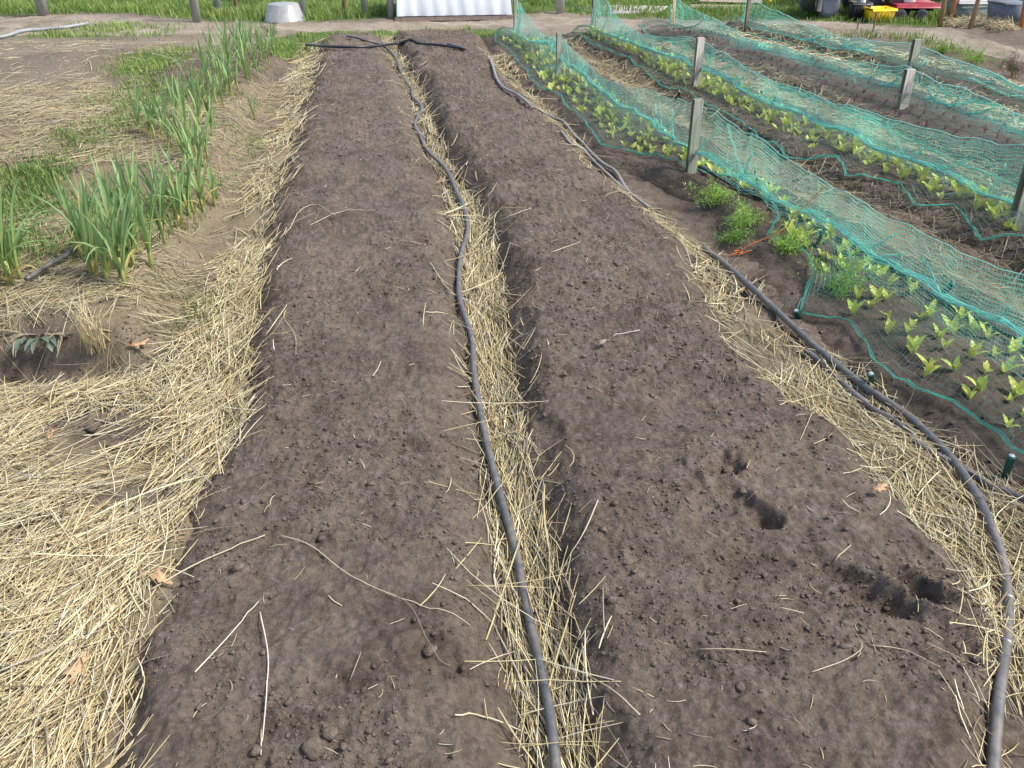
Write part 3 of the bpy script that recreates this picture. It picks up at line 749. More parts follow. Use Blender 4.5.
# ... and the stalks one can point at
STALKS = [([(260, 612), (268, 655), (266, 700), (261, 755)], .0030, 'long white bent stalk lying along the bed above a pebble-like clod', .9),
          ([(195, 672), (225, 640), (259, 601)], .0028, 'straight pale stalk slanting beside the long white stalk'),
          ([(280, 535), (310, 545), (350, 575), (400, 598), (470, 625)], .0016, 'long thin curving stalk crossing the bed towards the furrow'),
          ([(385, 590), (410, 605), (425, 635), (440, 660), (450, 665)], .0012, 'thin dark-tipped rootlet curling into the hollow'),
          ([(150, 590), (200, 562), (265, 535)], .0032, 'thick frayed stalk reaching from the straw on to the bed'),
          ([(265, 336), (275, 322), (287, 305)], .0030, 'short pale stalk on the shaded flank above the bent stalk'),
          ([(350, 680), (356, 665), (361, 652)], .0022, 'short upright-looking stalk near the thin rootlet'),
          ([(373, 376), (378, 368), (381, 361)], .0026, 'short bright stalk on the middle of the bed'),
          ([(285, 320), (295, 335), (296, 355)], .0016, 'small bent stalk on the flank'),
          ([(697, 649), (730, 649), (766, 652)], .0020, 'straight stalk lying across the crumbly bed'),
          ([(812, 672), (845, 660), (862, 648), (860, 640)], .0018, 'hooked stalk below the long footprint'),
          ([(872, 645), (905, 650), (940, 667)], .0016, 'thin stalk below the footprints beside the hooked one'),
          ([(778, 607), (792, 610), (804, 613)], .0018, 'short stalk beside the long footprint'),
          ([(835, 560), (843, 552), (851, 545)], .0024, 'short pale stalk standing over the long footprint'),
          ([(552, 252), (566, 247), (580, 242)], .0028, 'short stalk lying on the footprint bed near the furrow'),
          ([(500, 220), (515, 214), (531, 208)], .0030, 'stalk jutting from the furrow straw on to the bed'),
          ([(310, 225), (340, 212), (375, 210)], .0028, 'pale stalk on the flank among bundled wisps'),
          ([(285, 235), (310, 205), (335, 215)], .0028, 'arched pale stalk beside the garlic straw'),
          ([(640, 715), (610, 688), (565, 665)], .0030, 'thick stalk angling out of the furrow straw at the hose'),
          ([(598, 500), (585, 530), (560, 575), (548, 620)], .0030, 'long stalk leaning over the furrow straw'),
          ([(455, 715), (490, 718), (530, 735)], .0034, 'frayed seed-headed stalk beside the furrow'),
          ([(780, 405), (830, 395), (800, 440)], .0020, 'bent stalk at the straw by the hose'),
          ([(640, 330), (625, 333), (612, 337)], .0026, 'short white stalk near the middle of the footprint bed'),
          ([(430, 262), (445, 285), (462, 302)], .0026, 'stalk leaning across the flank at the furrow hose'),
          ([(110, 765), (125, 730), (139, 695)], .0026, 'straight stalk at the lowest corner of the garlic straw')]
for s in STALKS:
    pts = catmull([at(a, c_, .009) for a, c_ in s[0]], .02)
    pts[:, 2] = np.maximum(pts[:, 2], H(pts[:, 0], pts[:, 1]) + .0045)
    V, F = tube_arr(pts, np.linspace(s[1], s[1] * .7, len(pts)) * .66, 5)
    mb = MB(); mb.add(V, F)
    c_ = np.array([.60, .52, .35]) * random.uniform(.8, 1.05)
    if 'rootlet' in s[2]: c_ = np.array([.30, .24, .18])
    if 'white' in s[2]: c_ = np.array([.56, .51, .40])
    o = mb.build('straw_stalk', M['straw'], smooth=True, tint=np.tile(c_, (len(V), 1)))
    setp(o, s[2], 'straw stalk', 'loose stalks lying on the bare beds')

# ------------------------------------------------------------------ hoses
def hose(px, r, mat, name, label, cat, lift=.0, step=.03, flat=1.0, part=None, zs=None, group=None):
    pts = [at(a, c_, r + lift) for a, c_ in px]
    pts = catmull(pts, step)
    base = H(pts[:, 0], pts[:, 1]) + r * .8
    z = np.maximum(pts[:, 2], base)
    for _ in range(6): z[1:-1] = np.maximum((z[:-2] + z[1:-1] + z[2:]) / 3, base[1:-1])
    pts[:, 2] = z
    V, F = tube_arr(pts, r, 12)
    mb = MB(); mb.add(V, F)
    o = mb.build(name, mat, smooth=True)
    setp(o, label, cat, group)
    return o, pts
HG = 'irrigation hoses lying among the beds'
hose([(347, 36), (363, 39), (381, 45), (391, 52), (397, 60), (401, 72), (408, 84), (412, 89), (413, 97), (422, 107), (418, 117), (415, 125), (420, 135), (427, 150), (446, 169), (456, 190), (464, 208), (468, 230), (461, 256), (459, 291), (464, 314), (472, 339), (475, 380), (487, 444), (500, 494), (515, 549), (527, 609), (540, 664), (550, 714), (556, 768), (562, 850)], .0120, M['hose'], 'hose', 'grey plastic hose winding down the straw furrow', 'hose', .018, group=HG)
o, hp = hose([(991, 850), (992, 780), (994, 750), (1000, 690), (1006, 640), (1008, 600), (1002, 560), (990, 522), (974, 490), (955, 463), (935, 440), (903, 413), (862, 384), (820, 351), (780, 314), (750, 286), (725, 264), (704, 248)], .0134, M['hose'], 'hose', 'thick grey hose curving beside the net and down the straw', 'hose', .014, group=HG)
k = np.argmin(np.abs(hp[:, 1] - P(1006, 610, .05)[1]))
for d in (-3, 3):
    q = hp[k + d:k + d + 2]; tb = MB(); V, F = tube_arr(np.array([q[0], q[0] + (q[1] - q[0]) * .15, q[0] + (q[1] - q[0]) * .3]), .0155, 12); tb.add(V, F)
    tb.build('clamp', M['steel'], o, smooth=True)
hose([(806, 350), (820, 362), (847, 386), (872, 409), (897, 423), (920, 443), (941, 458), (966, 470), (987, 483), (1024, 501), (1100, 540)],   .0105, M['tape'], 'hose', 'thinner dull hose half hidden under the thick curved one', 'hose', .012, group=HG)
hose([(489, 58), (493, 67), (497, 79), (504, 88), (517, 94), (531, 105), (542, 112), (555, 119), (564, 122), (575, 136), (600, 161), (615, 171), (625, 187), (632, 195), (648, 207)], .0110, M['hose_mid'], 'hose', 'grey hose running along the far straw edge towards the bed end', 'hose', .012, group=HG)
hose([(561, 131), (570, 141), (585, 153), (600, 167), (615, 181), (630, 195), (640, 202)], .0095, M['hose_mid'], 'hose', 'short grey hose lying beside and joining the far hose', 'hose', .008, group=HG)
hose([(306, 44.5), (325, 46), (345, 47), (370, 46), (400, 43.5), (430, 44), (463, 48.5)], .014, M['hose_black'], 'hose', 'black hose laid across the far ends of both bare beds', 'hose', .012, group=HG)
hose([(448, 43.5), (455, 46), (466, 49)], .012, M['hose'], 'hose', 'short grey hose end beside the black cross hose', 'hose', .01, group=HG)
hose([(-60, 42), (0, 37), (22, 31), (42, 29.5), (66, 27), (88, 23.5)], .019, M['hose_pale'], 'pipe', 'pale grey pipe lying on the bare earth by the grass patch', 'pipe', .01)
hose([(26, 279), (45, 268), (62, 257), (76, 248)], .009, M['hose'], 'pipe', 'short length of grey pipe poking out under the garlic', 'pipe', .03)
hose([(700, 166), (735, 186), (770, 202), (805, 219), (840, 239), (870, 256), (903, 275), (937, 298), (966, 313), (989, 325), (1024, 343), (1100, 388), (1200, 448)], .010, M['hose_black'], 'pipe', 'black irrigation pipe under the net with orange twine', 'pipe', .006)

# ------------------------------------------------------------------ nets
def plan_line(bases, y):
    b_ = np.array([P(*p, .03)[:2] for p in bases]); b_ = b_[np.argsort(b_[:, 1])]
    k0 = (b_[1] - b_[0]) / (b_[1, 1] - b_[0, 1]); k1 = (b_[-1] - b_[-2]) / (b_[-1, 1] - b_[-2, 1])
    x = np.interp(y, b_[:, 1], b_[:, 0])
    x = np.where(y < b_[0, 1], b_[0, 0] + k0[0] * (y - b_[0, 1]), x)
    return np.where(y > b_[-1, 1], b_[-1, 0] + k1[0] * (y - b_[-1, 1]), x)

def ridge_pts(px, bases, off=0.0):
    out = []
    for a, c_ in px:
        d = ray(a, c_)
        ts = np.linspace(1.5, 22, 4000)
        f = d[0] * ts - plan_line(bases, d[1] * ts) - off
        k = np.where(np.sign(f[:-1]) != np.sign(f[1:]))[0]
        if not len(k): continue
        t = ts[k[0]]
        z = CAMH + d[2] * t
        out.append((d[0] * t, d[1] * t, float(np.clip(z, .05, .62))))
    o_ = np.array(out); return o_[np.argsort(o_[:, 1])]

def net(edge_px, band_px, ridge_px, bases, label, cell, rad, s, yr, bandz=.09, fold=True, near=(.66, (.24, .44, .36))):
    rp = ridge_pts(ridge_px, bases)
    y0, y1 = yr
    nu = int((y1 - y0) / cell)
    yy = np.linspace(y0, y1, nu)
    ef, bf = line_y(edge_px, .03), line_y(band_px, bandz)
    ex = ef(yy); bx = bf(yy)
    rx = np.interp(yy, rp[:, 1], rp[:, 0]); rz = np.maximum(np.interp(yy, rp[:, 1], rp[:, 2]), .12)
    gap = rx - bx
    bp = ridge_pts(band_px, bases, -.035)
    zb = np.clip(np.interp(yy, bp[:, 1], bp[:, 2]), bandz - .03, rz - .05)
    kk = np.clip((.09 - gap) / .06, 0, 1)
    for _ in range(12): kk[1:-1] = (kk[:-2] + kk[1:-1] + kk[2:]) / 3
    bx = bx * (1 - kk) + (rx - .035) * kk
    ez = H(ex, yy) + .012
    wid = np.hypot(bx - ex, 0).mean(); hgt = np.hypot(rx - bx, rz - bandz).mean()
    n1 = max(6, int(wid * 1.05 / cell)); n2 = max(5, int(hgt * 1.05 / cell))
    v1 = np.linspace(0, 1, n1, endpoint=False)[None]; v2 = np.linspace(0, 1, n2)[None]
    bz = np.maximum(np.maximum(bandz, H(bx, yy) + .03) * (1 - kk) + zb * kk, H(bx, yy) + .03)
    X1 = ex[:, None] + (bx - ex)[:, None] * v1; Y1 = np.repeat(yy[:, None], n1, 1)
    Z1 = ez[:, None] + (bz - ez)[:, None] * v1 + .055 * np.sin(np.pi * v1 ** .7)
    Z1 = np.maximum(Z1, H(X1, Y1) + .02 + .05 * sm(v1 * 5))
    X2 = bx[:, None] + (rx - bx)[:, None] * v2; Y2 = np.repeat(yy[:, None], n2, 1)
    Z2 = bz[:, None] + (rz - bz)[:, None] * v2
    Z2 -= .03 * np.sin(np.pi * v2)
    n3_ = max(4, int((rz.mean() - .06) / cell)); v3 = np.linspace(0, 1, n3_ + 1)[None, 1:]     # the sheet goes over the cord and hangs behind it
    X3 = rx[:, None] + (.05 + .03 * fbm(yy, yy * 0, 2, s + 60, 2))[:, None] * v3; Y3 = np.repeat(yy[:, None], n3_, 1)
    Z3 = rz[:, None] + (H(rx + .05, yy) + .03 - rz)[:, None] * v3
    X_, Y_, Z_ = [np.concatenate(q, 1) for q in ((X1, X2, X3), (Y1, Y2, Y3), (Z1, Z2, Z3))]
    nv = X_.shape[1]; vv = np.linspace(0, 1, nv)[None]; kr = n1 + n2 - 1
    amp = np.where(vv < .05, .2, 1.0)
    X_ = X_ + amp * (.012 * fbm(X_, Y_, 3, s, 3) + .010 * fbm(Y_, Y_ * 0 + s, 9, s + 1, 2) * vv)
    Y_ = Y_ + amp * .03 * fbm(X_, Y_, 2.5, s + 3, 3) + amp * .012 * np.sin(Y_ * 14 + 3 * fbm(X_, Y_, 2, s + 4, 2))
    Z_ = Z_ + amp * (.016 * fbm(X_, Y_, 4, s + 5, 3) - .05 * np.exp(-((vv - n1 / nv - .12) / .12) ** 2) * (.4 + fbm(X_, Y_, 1.3, s + 12, 3)).clip(0, 1))
    G = np.stack([X_, Y_, Z_], -1)
    # every thread a three-sided prism
    ref = np.array([[1, 0, .3], [-.5, 0, .85], [-.5, 0, -.95]]) * rad
    ref2 = np.array([[0, 1, .3], [0, -.5, .85], [0, -.5, -.95]]) * rad
    thin = np.where(np.arange(nv) < n1, near[0], .74)[None, :, None, None]     # light crop netting near, doubled net on the ridge
    VA = (G[:, :, None] + ref * thin).transpose(1, 0, 2, 3)                # lines along y
    VB = (G[:, :, None] + ref2 * thin)                                     # lines across
    def lines(V):
        nl_, k_ = V.shape[:2]
        i = (np.arange(nl_) * k_ * 3)[:, None, None] + (np.arange(k_ - 1) * 3)[None, :, None]
        j = np.arange(3)[None, None]; j2 = (j + 1) % 3
        return V.reshape(-1, 3), np.stack([i + j, i + j2, i + 3 + j2, i + 3 + j], -1).reshape(-1, 4)
    va, fa = lines(VA); vb, fb = lines(VB)
    root = empty('garden_net', label, 'garden net', (0, 0, 0), 0, 'green nets over the seedling beds')
    V = np.concatenate([va, vb]); F = np.concatenate([fa, fb + len(va)])
    ca_ = np.where((np.arange(nv) < n1)[:, None], np.array(near[1]), np.array([.36, .78, .67]))
    c_ = np.concatenate([np.repeat(ca_, nu * 3, 0), np.tile(np.repeat(ca_, 3, 0), (nu, 1))]) * (1 + .25 * fbm(V[:, 0], V[:, 1], 3, s + 8, 2))[:, None]
    # hem: bunched, brighter selvedge along the near edge and the gathered fold on the pipe
    def bunch(col, nth, spread, r, name, tint, seed):
        mb = MB()
        base = G[:, col] if isinstance(col, int) else col
        base = base[::2]
        for q in range(nth):
            off = np.stack([spread * fbm(base[:, 1], base[:, 1] * 0 + q * 7.7, 5, seed + q, 2), spread * .5 * fbm(base[:, 1], base[:, 1] * 0 + q * 3.1, 4, seed + 40 + q, 2), .5 * spread * (1 + fbm(base[:, 1], base[:, 1] * 0 + q * 5.3, 6, seed + 80 + q, 2))], -1)
            V_, F_ = tube_arr(base + off, r, 4); mb.add(V_, F_)
        nV = sum(len(q) for q in mb.V)
        return mb.build(name, M['net'], root, smooth=True, tint=np.tile(np.array(tint), (nV, 1)))
    bunch(0, 5, .011, rad * .85, 'hem', (.12, .60, .48), s + 100)
    if fold: bunch(n1, 7, .022, rad * 1.3, 'gathered_fold', (.42, .88, .78), s + 200)
    mb = MB(); V_, F_ = tube_arr(G[::3, kr] + np.array([0, 0, .002]), rad * 1.5, 5); mb.add(V_, F_)
    mb.build('ridge_cord', M['cord'], root, smooth=True)
    # loose creases hanging from ridge to fold
    mb = MB(); r2 = np.random.default_rng(s)
    for q in range(int((y1 - y0) * 4.0)):
        i0 = r2.integers(4, nu - 4); sh = r2.integers(-30, 30)
        i1 = int(np.clip(i0 + sh, 0, nu - 1)); m_ = kr - n1
        tt = np.linspace(0, r2.uniform(.6, 1), m_)
        ii = np.clip((i0 + (i1 - i0) * tt).astype(int), 0, nu - 1); jj = np.clip(n1 + (tt * m_).astype(int), 0, nv - 1)
        line = G[ii, jj]
        for q2 in range(3):
            V_, F_ = tube_arr(line + r2.normal(0, .004, 3), rad * 1.3, 3); mb.add(V_, F_)
    Vc = np.concatenate(mb.V); f3 = np.array(mb.F[3]) + len(V); f4 = np.array(mb.F[4]) + len(V)
    mesh_np('net_sheet', np.concatenate([V, Vc]), [np.concatenate([F, f4]), f3], M['net'], np.concatenate([c_, np.tile(np.array((.34, .80, .70)), (len(Vc), 1))]), root, smooth=False)
    return dict(G=G, n1=n1, rp=rp, ef=ef, bf=bf, root=root)

PB1 = [(515, 38.5), (558, 73), (691, 169)]; PB2 = [(593, 36), (695, 84), (1015, 226)]
PB3 = [(672, 26), (902, 107)]; PB4 = [(745, 26), (911, 69)]
yR = lambda a, c_: (P(1024, a)[1], P(512, c_)[1])
n1 = net(N1_EDGE, N1_BAND, N1_RIDGE, PB1, 'green garden net with orange twine, over the bed beside the hoses', .0165, .00125, 300, (P(1100, 590)[1], P(515, 37)[1]), .085)
n2 = net(N2_EDGE, N2_BAND, N2_RIDGE, PB2, 'green garden net over the bright lettuces behind the twine net', .018, .0017, 400, (P(1100, 345)[1], P(593, 35)[1]), .085, True, (.48, (.27, .38, .33)))
n3 = net(N3_EDGE, N3_BAND, N3_RIDGE, PB3, 'green garden net over the red seedlings', .021, .0024, 500, (P(1100, 250)[1], P(672, 26)[1]), .085, False, (.42, (.26, .34, .30)))
n4 = net(N4_EDGE, N4_BAND, N4_RIDGE, PB4, 'green garden net closest to the dirt track', .023, .0028, 600, (P(1100, 170)[1], P(748, 25.5)[1]), .085, False, (.42, (.26, .36, .31)))

def post(name, base, h, w, mat, label, cat, group, d=None, lean=(0, 0), round_=False):
    p = P(*base, 0); z = float(H(p[0], p[1])); p = P(*base, z)
    mb = MB()
    if round_:
        mb.lathe([(w / 2, -.12), (w / 2 * .97, h * .5), (w / 2 * .95, h - .012), (w / 2 * .85, h)], 14)
    else:
        mb.box((0, 0, h / 2 - .05), (w, d or w, h + .1), bev=.004)
    o = mb.build(name, mat, smooth=round_)
    o.location = (p[0], p[1], z); o.rotation_euler = (lean[0], lean[1], random.uniform(-.25, .25) if round_ else .12)
    setp(o, label, cat, group); return o
NG = 'posts holding up the nets'
post('net_post', (691, 169), .42, .06, M['post_green'], 'square grey-green post holding the twine net up by the ferny plants', 'post', NG, .045)
post('net_post', (558, 73), .35, .045, M['post_green'], 'short dark green post under the far part of the twine net', 'post', NG, .04)
post('net_post', (515, 39), .55, .035, M['post_green'], 'tall thin green post at the far end of the twine net', 'post', NG, .035)
post('net_post', (696, 84), .385, .065, M['post'], 'pale grey square post at the middle of the second net', 'post', NG, .05)
post('net_post', (593, 36), .60, .05, M['post_dark'], 'dark brown post at the far end of the second net', 'post', NG, .05)
post('net_post', (1016, 226), .40, .075, M['post_green'], 'stout grey post of the second net at the picture edge', 'post', NG, .055)
post('net_post', (902, 107), .29, .075, M['post'], 'pale grey post standing in the red seedling bed', 'post', NG, .055)
post('net_post', (672, 26), .60, .045, M['stake'], 'light brown stake at the far end of the red seedling net', 'post', NG, .045)
post('net_post', (911, 69), .27, .07, M['post_green'], 'greenish post of the net closest to the dirt track', 'post', NG, .055)
post('net_post', (746, 26), .60, .04, M['post_dark'], 'black-brown thin post at the far end of the track-side net', 'post', NG, .04)

def peg(px, py, label, lean=(0, 0), h=.085, r=.012, dz=0):
    p = at(px, py)
    mb = MB().lathe([(r * .8, -.03), (r, h - .006), (r * 1.1, h - .005), (r * 1.1, h)], 10)
    o = mb.build('net_peg', M['peg'], smooth=False); o.location = (p[0], p[1], p[2] + dz); o.rotation_euler = (lean[0], lean[1], 0)
    mb = MB().lathe([(r * .78, h + .0008), (r * .72, h + .003)], 10); mb.build('cap', M['lid'], o)
    setp(o, label, 'peg', 'green pegs pinning the nets')
peg(1004, 479, 'green peg at the front corner of the net where hem meets soil')
peg(873, 382, 'green peg on the hem halfway beside the thick hose', (.3, -.5), .05)
peg(799, 317, 'green peg at the hem corner beside the ferny leaves', (.2, -.6), .04)
peg(816, 247, 'leaning green peg beside the orange twine and net fold', (-.2, .35), .10, .010)
peg(790, 232, 'short green peg below the orange twine', (0, .1), .06)
peg(938, 298, 'slanted green peg clipping the net fold to the black pipe', (-.2, .75), .085, .012)
peg(738, 90, 'green peg at the fold of the second net near its pale post', (0, .1), .07)
peg(759, 99, 'dark green peg second along the fold of the second net', (0, .2), .07)
peg(774, 104, 'green peg third along the fold of the second net', (0, -.1), .07)
peg(748, 137, 'dark peg on the hem of the second net behind the ridge', (0, .1), .06)
peg(678, 99, 'dark peg on the hem of the second net beside the green post', (0, .1), .06)
peg(846, 138, 'green peg where the second net is gathered tight', (0, .2), .07)

# orange twine from the ridge down to the thick hose
i = np.argmin(np.abs(n1['rp'][:, 0] - P(825, 185, .3)[0])); top = n1['rp'][i]
d = ray(825, 186); ts = np.linspace(2, 12, 3000); k = np.argmin(np.abs(d[0] * ts - plan_line(PB1, d[1] * ts))); top = d * ts[k] + np.array([0, 0, CAMH])
lowp = at(736, 254, .012)
pts = [top]
for (a, c_), t in zip([(806, 205), (794, 214), (786, 228), (766, 238), (748, 246)], (.2, .33, .5, .7, .87)):
    dd = ray(a, c_); yv = top[1] + (lowp[1] - top[1]) * t; q = dd * (yv / dd[1]) + np.array([0, 0, CAMH]); pts.append(q)
pts.append(lowp)
pts = catmull(pts, .015); pts[:, 2] = np.maximum(pts[:, 2], H(pts[:, 0], pts[:, 1]) + .005)
tw = MB(); V, F = tube_arr(pts, .0022, 6); tw.add(V, F)
o = tw.build('twine', M['twine'], smooth=True); setp(o, 'orange twine tied from the net ridge down to the thick hose', 'twine')
kn = MB(); r2 = np.random.default_rng(3)
for q in range(3):
    c0 = lowp + np.array([0, 0, .008]); L_ = [c0 + r2.normal(0, 1, 3) * np.array([.016, .016, .012]) * t for t in (0, .6, 1.0, 1.4)]
    L_ = catmull(L_, .008); L_[:, 2] = np.maximum(L_[:, 2], H(L_[:, 0], L_[:, 1]) + .004); V, F = tube_arr(L_, .002, 5); kn.add(V, F)
kn.build('knot', M['twine'], o, smooth=True)

# ------------------------------------------------------------------ plants
def leaf_arr(L, W, lean, az, droop, fold=.25, K=6, base=(0, 0, 0), round_=False, r=None, twist=0):
    """one blade: K rings of left / mid / right"""
    t = np.linspace(0, 1, K)
    a = lean + droop * t ** 1.6
    ds = L / (K - 1)
    out = np.r_[0, np.cumsum(np.sin((a[:-1] + a[1:]) / 2) * ds)]; up_ = np.r_[0, np.cumsum(np.cos((a[:-1] + a[1:]) / 2) * ds)]
    if round_: w = W * np.clip(np.sin(np.pi * np.clip(t * .86 + .12, 0, 1)) ** .8 * np.where(t < .3, .25 + t * 2.5, 1), .05, 1)
    else: w = W * np.clip(1.02 - t ** 3, .05, 1) * np.where(t < .15, .8, 1)
    ca, sa = math.cos(az), math.sin(az)
    mid = np.stack([ca * out, sa * out, up_], 1) + np.array(base)
    q = az + math.pi / 2 + twist * t
    side = np.stack([np.cos(q), np.sin(q), np.zeros(K)], 1)
    nrm = np.stack([-ca * np.cos(a), -sa * np.cos(a), np.sin(a)], 1)
    lft = mid + side * w[:, None] / 2 + nrm * (w * fold)[:, None]; rgt = mid - side * w[:, None] / 2 + nrm * (w * fold)[:, None]
    V = np.stack([lft, mid, rgt], 1).reshape(-1, 3)
    F = []
    for i in range(K - 1):
        F += [(3 * i, 3 * i + 1, 3 * i + 4, 3 * i + 3), (3 * i + 1, 3 * i + 2, 3 * i + 5, 3 * i + 4)]
    return V, F, np.repeat(t, 3)

def leaf_obj(name, arr, c0, c1, tip, parent, mat='leaf', tipfrom=.8):
    V, F, t = arr
    c_ = np.array(c0)[None] * (1 - t)[:, None] + np.array(c1)[None] * t[:, None]
    if tip is not None:
        k = sm((t - tipfrom) / .15)[:, None]; c_ = c_ * (1 - k) + np.array(tip)[None] * k
    return mesh_np(name, V, np.array(F), M[mat], c_, parent)

def garlic(seed, h=.42, nl=7):
    r = random.Random(seed)
    root = empty('garlic_plant', 'tall garlic plant', 'garlic', group='garlic plants in the rows beside the straw')
    mb = MB().tube([(0, 0, -.03), (.002, .001, h * .12), (.0, .003, h * .3)], .009, 8)
    nV = sum(len(q) for q in mb.V)
    mb.build('stem', M['leaf'], root, True, np.tile(np.array([.42, .46, .16]), (nV, 1)))
    for k in range(nl):
        L = h * r.uniform(.65, 1.05); az = (k % 2) * math.pi + r.uniform(-.9, .9) + seed
        g_ = r.uniform(.8, 1.25)
        yel = r.random()
        c0 = (.30 * g_, .40 * g_, .13 * g_); c1 = (.19 * g_, .32 * g_, .13 * g_)
        tip = (.52, .44, .16) if yel < .7 else None
        if yel < .15: c0 = (.42, .38, .10); c1 = (.50, .40, .14)
        lean = r.uniform(.02, .22); dr = r.uniform(.0, .55) if r.random() < .6 else r.uniform(.8, 2.4)
        if yel < .15: lean = .4; dr = 1.6; L *= .5
        leaf_obj('leaf', leaf_arr(L, r.uniform(.016, .026), lean, az, dr, .3, 9, (0, 0, h * .06 * k / nl), twist=r.uniform(-.6, .6)), c0, c1, tip, root, tipfrom=r.uniform(.72, .9))
    return root
GPROTO = [garlic(i, .50 - .02 * (i % 3), 7 + i % 3) for i in range(6)]
GPOS = [  # px, py of the foot, scale, row name
    [(92, 276, 1.0), (108, 284, .95), (152, 268, .95), (122, 262, 1.0), (136, 254, 1.0), (98, 258, 1.0), (146, 240, .9), (176, 220, .95), (190, 217, 1.0), (203, 210, .85), (140, 134, .95), (155, 130, .9), (162, 137, .9), (172, 150, .8), (196, 150, .85), (208, 160, .9),
     (195, 112, .9), (205, 104, .95), (212, 118, .8), (208, 92, .9), (218, 84, 1.0), (226, 92, .85), (232, 78, 1.0), (222, 70, 1.0), (240, 70, 1.0), (228, 62, .9), (246, 62, .95), (236, 54, .9), (252, 54, .9), (262, 62, .9), (244, 46, .85), (262, 50, .85), (272, 56, .8), (258, 78, .75), (255, 120, .65), (274, 46, .75)],
    [(10, 288, 1.0), (22, 282, .95), (-8, 280, 1.0), (-2, 296, 1.0), (-24, 270, 1.0)],
]
_r = random.Random(5)
GPOS[0] += [(x_ + _r.uniform(-14, 14) * (y_ / 260 + .3), y_ + _r.uniform(-4, 4) * (y_ / 200 + .3), s_ * _r.uniform(.8, 1.05)) for x_, y_, s_ in GPOS[0] if s_ > .7]
GPOS[0] += [(165, 246, .8), (182, 228, .8), (200, 190, .8), (190, 176, .85), (204, 168, .85), (186, 160, .8), (175, 142, .85), (188, 130, .9), (200, 126, .9), (178, 118, .9), (212, 136, .8), (190, 98, .9), (216, 104, .9), (224, 108, .8), (238, 90, .9), (248, 84, .85), (232, 98, .85), (206, 78, .9), (212, 66, .9), (226, 52, .9), (254, 68, .85), (268, 70, .8), (122, 282, .8), (84, 262, .9), (112, 244, .9), (128, 238, .9)]
GPOS[1] += [(x_ + _r.uniform(-8, 8), y_ + _r.uniform(-6, 6), s_ * .9) for x_, y_, s_ in GPOS[1]]
first = [True] * 6
cnt = 0
LOOKS = ['tall garlic plant with upright blue-green leaves', 'garlic plant with yellowing leaf tips', 'garlic plant with a bent drooping leaf', 'slender garlic plant with straight leaves', 'bushy garlic plant with many leaves', 'garlic plant with yellow lower leaves']
for row, rname in zip(GPOS, ('beside the straw', 'at the pit')):
    order = sorted(row, key=lambda q: -q[1])
    for i_, (px, py, s_) in enumerate(order):
        kind = (cnt * 5 + 2) % 6
        o = GPROTO[kind] if first[kind] else copy_tree(GPROTO[kind]); first[kind] = False
        p = at(px, py)
        o.location = tuple(p); o.rotation_euler = (random.uniform(-.08, .08), random.uniform(-.08, .08), random.random() * 6.28); s_ *= .82 if py < 170 else .98; o.scale = (s_, s_, s_)
        o['label'] = f'{LOOKS[kind]}, {ordinal(i_ + 1)} from the near end {rname}'
        cnt += 1
for k in range(6):
    if first[k]:
        for ch in list(GPROTO[k].children): bpy.data.objects.remove(ch)
        bpy.data.objects.remove(GPROTO[k])

def seedling(seed, big=True, red=False):
    r = random.Random(seed * 31 + 5)
    name = 'red_seedling' if red else 'lettuce_seedling'
    nl = r.choice([4, 5, 6]) if big else r.choice([4, 5])
    parts = []
    az0 = r.random() * 6
    for k in range(nl):
        az = az0 + k * 2.4 + r.uniform(-.6, .6)
        L = (r.uniform(.045, .105) if not red else r.uniform(.025, .045)); W = L * r.uniform(.27, .42)
        g_ = r.uniform(.8, 1.2)
        if red: c0 = (.20 * g_, .06 * g_, .05 * g_); c1 = (.24 * g_, .04 * g_, .05 * g_)
        else:
            y_ = r.random()
            c0 = (.60 * g_, .64 * g_, .18 * g_); c1 = (.44 * g_ + .26 * y_, .66 * g_, .10)
        parts.append((leaf_arr(L, W, r.uniform(.12, .6), az, r.uniform(.2, .8), .18, 7, (0, 0, 0), True), c0, c1))
    if big:
        root = empty(name, 'small lettuce seedling', 'seedling')
        for a, c0, c1 in parts: leaf_obj('leaf', a, c0, c1, None, root)
        return root
    V = np.concatenate([a[0] for a, _, _ in parts]); F = []; T = []
    n = 0
    for a, c0, c1 in parts:
        F += [tuple(i + n for i in f) for f in a[1]]; n += len(a[0])
        T.append(np.array(c0)[None] * (1 - a[2])[:, None] + np.array(c1)[None] * a[2][:, None])
    return mesh_np(name, V, np.array(F), M['leaf'], np.concatenate(T))
SB = [seedling(i) for i in range(6)]; SS = [seedling(20 + i, False) for i in range(6)]; SR = [seedling(40 + i, False, True) for i in range(4)]
used = {}
def put(proto, key, p, s_, label, group, cat='seedling'):
    o = copy_tree(proto) if used.get(key) else proto; used[key] = True
    o.location = tuple(p); o.rotation_euler = (random.uniform(-.3, .3), random.uniform(-.3, .3), random.random() * 6.28); o.scale = (s_ * random.uniform(.85, 1.1), s_, s_ * random.uniform(.8, 1.15))
    setp(o, label, cat, group)
PEND = []
